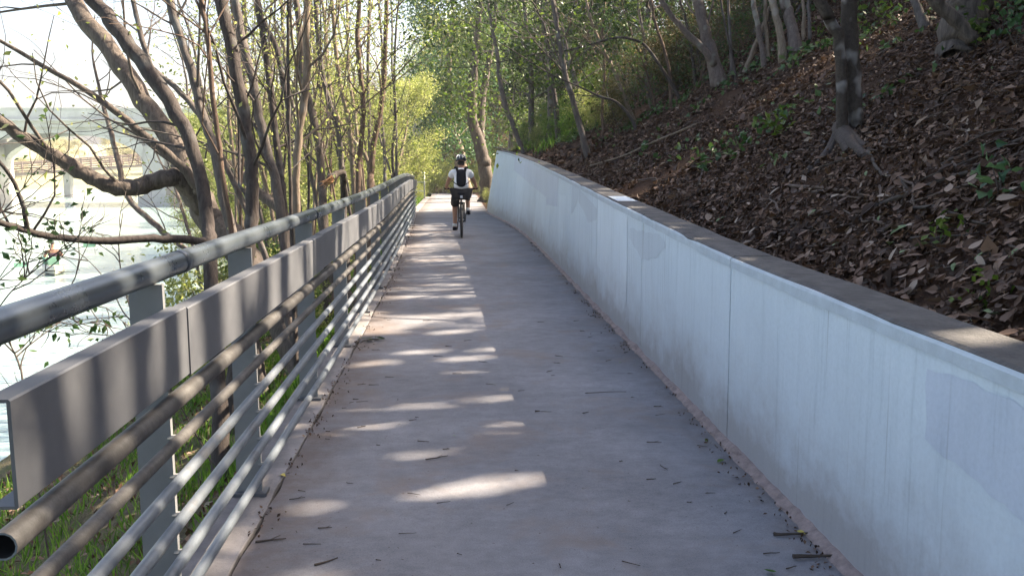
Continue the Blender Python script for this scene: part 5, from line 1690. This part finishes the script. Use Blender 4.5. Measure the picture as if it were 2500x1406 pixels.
# one continuous body: pelvis, spine, neck, head, arms with hands, legs with feet
bv = [(0, -0.24, 0.95),                                   # 0 pelvis
      (0, -0.14, 1.08), (0, -0.02, 1.20), (0, 0.07, 1.31), (0, 0.11, 1.39), (0, 0.13, 1.45), (0, 0.15, 1.53), (0, 0.15, 1.58),   # 1-7 spine..head
      (-0.17, 0.06, 1.315), (-0.265, 0.16, 1.14), (-0.315, 0.38, 1.01), (-0.30, 0.455, 0.99),     # 8-11 left arm
      (0.17, 0.06, 1.315), (0.265, 0.16, 1.14), (0.315, 0.38, 1.01), (0.30, 0.455, 0.99),         # 12-15 right arm
      (-0.10, -0.20, 0.90), (-0.135, 0.04, 0.60), (-0.135, -0.03, 0.22), (-0.14, -0.02, 0.17), (-0.145, 0.12, 0.165),  # 16-20 left leg
      (0.10, -0.20, 0.90), (0.135, 0.20, 0.86), (0.135, -0.02, 0.55), (0.14, -0.03, 0.50), (0.145, 0.10, 0.49)]        # 21-25 right leg
be = [(0, 1), (1, 2), (2, 3), (3, 4), (4, 5), (5, 6), (6, 7), (3, 8), (8, 9), (9, 10), (10, 11), (3, 12), (12, 13), (13, 14), (14, 15),
      (0, 16), (16, 17), (17, 18), (18, 19), (19, 20), (0, 21), (21, 22), (22, 23), (23, 24), (24, 25)]
br_ = [(0.15, 0.11), (0.14, 0.10), (0.15, 0.11), (0.14, 0.10), 0.065, 0.062, 0.085, 0.075,
       0.065, 0.046, 0.032, 0.035, 0.065, 0.046, 0.032, 0.035,
       0.085, 0.060, 0.040, 0.042, 0.032, 0.085, 0.060, 0.040, 0.042, 0.032]
skin('body', bv, be, br_, M['skin'], rider)
skin('shirt', [(0, -0.22, 0.955), (0, -0.14, 1.08), (0, -0.02, 1.21), (0, 0.065, 1.32), (0, 0.10, 1.385), (-0.175, 0.065, 1.315), (-0.235, 0.13, 1.20), (0.175, 0.065, 1.315), (0.235, 0.13, 1.20)],
     [(0, 1), (1, 2), (2, 3), (3, 4), (3, 5), (5, 6), (3, 7), (7, 8)], [(0.175, 0.125), (0.165, 0.125), (0.175, 0.13), (0.165, 0.12), 0.075, 0.092, 0.086, 0.092, 0.086], M['shirt'], rider)
skin('shorts', [(0, -0.25, 0.93), (-0.10, -0.19, 0.89), (-0.135, -0.02, 0.69), (-0.138, 0.02, 0.625), (0.10, -0.19, 0.89), (0.135, 0.08, 0.85), (0.138, 0.17, 0.845)],
     [(0, 1), (1, 2), (2, 3), (0, 4), (4, 5), (5, 6)], [(0.17, 0.13), 0.110, 0.092, 0.092, 0.110, 0.092, 0.092], M['short'], rider)
skin('hair', [(0, 0.115, 1.44), (0, 0.125, 1.50), (0, 0.14, 1.55)], [(0, 1), (1, 2)], [0.064, 0.082, 0.088], M['hair'], rider)
for sx, z, y in ((-1, 0.165, -0.02), (1, 0.49, -0.03)):
    skin('shoe', [(sx * 0.14, y - 0.05, z + 0.02), (sx * 0.142, y + 0.02, z - 0.005), (sx * 0.148, y + 0.17, z - 0.015)], [(0, 1), (1, 2)], [0.05, 0.05, 0.04], M['black'], rider)
    m = MB(); m.tube([(sx * 0.137, y - 0.005, z + 0.04), (sx * 0.136, y, z + 0.10)], 0.047, 10); m.build('sock', M['sock'], rider, True)
for sx in (-1, 1):                                        # fingers closed round the grips
    m = MB()
    for f in range(4):
        x0 = sx * (0.262 + f * 0.019)
        m.tube(spline([(x0, 0.43, 1.005), (x0, 0.478, 0.998), (x0, 0.488, 0.968), (x0, 0.462, 0.950)], 3), 0.0095, 6)
    m.tube(spline([(sx * 0.25, 0.42, 0.99), (sx * 0.235, 0.43, 0.955), (sx * 0.24, 0.46, 0.945)], 3), 0.010, 6)
    m.build('fingers', M['skin'], rider, True)
# helmet
hm = MB(); an = np.arange(20) / 20 * 6.2832; V = []
for ph in np.linspace(0, 1, 9):
    r = math.cos(ph * 1.5) ** 0.75; zz = math.sin(ph * 1.5) * 0.115
    for a_ in an: V.append((math.cos(a_) * 0.108 * r, 0.145 + math.sin(a_) * 0.135 * r, 1.555 + zz - 0.02 * math.sin(a_)))
i = np.arange(8)[:, None] * 20; j = np.arange(20)[None, :]; j2 = (j + 1) % 20
hm.add(V, np.stack([i + j, i + j2, i + 20 + j2, i + 20 + j], -1).reshape(-1, 4)); hm.f.append((160 + np.arange(20))[None, :])
hl = hm.build('helmet', M['helmet'], rider, True)
for a0 in (-0.55, -0.2, 0.2, 0.55):                      # pale ribs between the vents
    P = [(a0 * 0.17 * math.cos(t * 0.6), 0.145 - 0.137 * math.cos(t), 1.572 + 0.108 * math.sin(t) * (1 - 0.25 * abs(a0)) + 0.008) for t in np.linspace(0.25, 2.6, 9)]
    m = MB(); m.tube(P, 0.006, 5); m.build('helmet_rib', M['helmet_w'], hl, True)
# pack
pk = thing('backpack', 'slim black hydration pack with shoulder straps on the cyclist', 'backpack', CL)
N_ = unit(np.array((0, -0.72, 0.55)))
skin('bag', [(0, -0.29, 1.02), (0, -0.235, 1.12), (0, -0.165, 1.23), (0, -0.10, 1.32), (0, -0.045, 1.385)], [(0, 1), (1, 2), (2, 3), (3, 4)], [(0.085, 0.055), (0.112, 0.075), (0.108, 0.066), (0.105, 0.048), (0.09, 0.026)], M['black'], pk)
for sx in (-1, 1):
    m = MB()
    P = spline([(sx * 0.06, -0.10, 1.29), (sx * 0.095, -0.02, 1.405), (sx * 0.115, 0.09, 1.42), (sx * 0.13, 0.19, 1.33), (sx * 0.12, 0.16, 1.15)], 4)
    V = []
    for k in range(len(P)):
        for dx in (-0.026, 0.026):
            for dn in (0.0, 0.012): V.append(P[k] + (dx, -dn * 0.4, dn))
    n = len(P); i = np.arange(n - 1) * 4
    for a_, b_ in ((0, 1), (1, 3), (3, 2), (2, 0)): m.add(V, np.stack([i + a_, i + b_, i + 4 + b_, i + 4 + a_], -1))
    m.build('shoulder_strap', M['black'], pk)
    m = MB(); m.tube(spline([(sx * 0.07, -0.26, 1.06), (sx * 0.14, -0.20, 1.11), (sx * 0.185, -0.05, 1.15)], 4), 0.009, 5); m.build('waist_strap', M['black'], pk)
m = MB(); m.tube([(0.0, -0.160, 1.300), (0.004, -0.172, 1.287), (-0.003, -0.184, 1.273)], 0.004, 5); m.build('emblem', M['mark'], pk)

# ================================================================== KAYAK
kp = hit(133, 664, lambda x, y: WATER_Z, 5, 90, 900)
ky = thing('kayak', 'pale kayak with green gear on the bright river', 'kayak', tuple(kp), 2.0)
m = MB(); V = []
tt = np.linspace(-1, 1, 15)
for t in tt:
    w = 0.38 * max(0.02, (1 - abs(t) ** 2.4)); sh_ = 0.12 * t * t
    for x, z in ((-w, 0.24 + sh_), (-w * 0.8, 0.02 + sh_), (0, -0.08 + sh_), (w * 0.8, 0.02 + sh_), (w, 0.24 + sh_), (0, 0.28 + sh_)): V.append((t * 1.5, x, z))
i = np.arange(14)[:, None] * 6; j = np.arange(6)[None, :]; j2 = (j + 1) % 6
m.add(V, np.stack([i + j, i + j2, i + 6 + j2, i + 6 + j], -1).reshape(-1, 4)); m.build('hull', M['kayak'], ky, True)
m = MB(); m.box((-0.25, 0, 0.40), (0.08, 0.36, 0.32)); m.build('seat_back', M['kayak_g'], ky)
m = MB(); m.tube(spline([(0.25, 0.2, 0.30), (0.45, 0.22, 0.5), (0.7, 0.1, 0.62)], 4), 0.13, 8); m.build('green_bag', M['kayak_g'], ky, True)
kr = thing('person', 'kayaker in plum top sitting in the pale kayak', 'person', tuple(kp), 2.0)
skin('body', [(0, 0, 0.34), (0.02, 0, 0.52), (0.05, 0, 0.76), (0.06, 0, 0.88), (0.07, 0, 1.02), (0.02, 0.19, 0.74), (0.15, 0.29, 0.55), (0.40, 0.20, 0.55), (0.02, -0.19, 0.74), (0.15, -0.29, 0.55), (0.40, -0.20, 0.58), (0.45, 0.12, 0.45), (0.85, 0.1, 0.30), (0.45, -0.12, 0.45), (0.85, -0.1, 0.30)],
     [(0, 1), (1, 2), (2, 3), (3, 4), (2, 5), (5, 6), (6, 7), (2, 8), (8, 9), (9, 10), (0, 11), (11, 12), (0, 13), (13, 14)],
     [(0.16, 0.12), (0.14, 0.11), (0.15, 0.11), 0.06, 0.095, 0.06, 0.045, 0.035, 0.06, 0.045, 0.035, 0.075, 0.05, 0.075, 0.05], M['skin'], kr)
skin('top', [(0, 0, 0.38), (0.02, 0, 0.54), (0.05, 0, 0.77), (0.02, 0.2, 0.73), (0.08, 0.25, 0.64), (0.02, -0.2, 0.73), (0.08, -0.25, 0.64)], [(0, 1), (1, 2), (2, 3), (3, 4), (2, 5), (5, 6)], [(0.19, 0.15), (0.17, 0.14), (0.17, 0.13), 0.085, 0.075, 0.085, 0.075], M['purple'], kr)
skin('hair', [(0.05, 0, 0.98), (0.06, 0, 1.06)], [(0, 1)], [0.09, 0.095], M['hair'], kr)
pd = thing('paddle', 'thin kayak paddle held across the pale kayak', 'paddle', tuple(kp), 2.0)
m = MB(); m.tube([(0.43, -1.1, 0.85), (0.43, 0.95, 0.30)], 0.016, 6); m.build('shaft', M['bikeframe'], pd)
for yv, zv in ((-1.2, 0.88), (1.05, 0.27)):
    m = MB(); m.box((0.43, yv, zv), (0.03, 0.42, 0.17)); m.build('blade', M['kayak_g'], pd)

# ------------------------------------------------------------------ far shore trees
q = np.random.default_rng(66)
G_far = [generic(291 + k, 9.0, 0.16, 3.6, 1.0, 2600, 0.34, 12, 0.1, 0.7) for k in range(2)]
for k in range(30):
    px = q.uniform(-120, 520); Y = q.uniform(140, 185)
    x = (px - 1115) / FPX * Y
    o = put('far_tree', 'pale yellowish tree on the opposite shore seen through the arches', 'tree', G_far[k % 2], M['bark_tan'], M['lf_pale'], x, Y, q.uniform(0, 6.28), q.uniform(0.4, 0.75), 'pale trees across the river')
    o.location.z = -2.6 + max(0, min(Y - 132, 40)) * 0.13

# ------------------------------------------------------------------ scattering volume added to imitate glare over the river
m = MB(); m.box((-110, 180, 17.5), (660, 640, 46))
hz = m.build('glare', None)
hm_ = bpy.data.materials.new('glare_air'); hm_.use_nodes = True; nt = hm_.node_tree
for n_ in list(nt.nodes): nt.nodes.remove(n_)
pv = nt.nodes.new('ShaderNodeVolumePrincipled')
pv.inputs['Color'].default_value = (0.95, 0.96, 1.0, 1)
pv.inputs['Density'].default_value = 0.0007
pv.inputs['Anisotropy'].default_value = 0.35
ot = nt.nodes.new('ShaderNodeOutputMaterial')
nt.links.new(pv.outputs[0], ot.inputs['Volume'])
hz.data.materials.append(hm_)
tag(hz, 'thin volume added to imitate glare over the river and path', 'glare', kind='stuff')
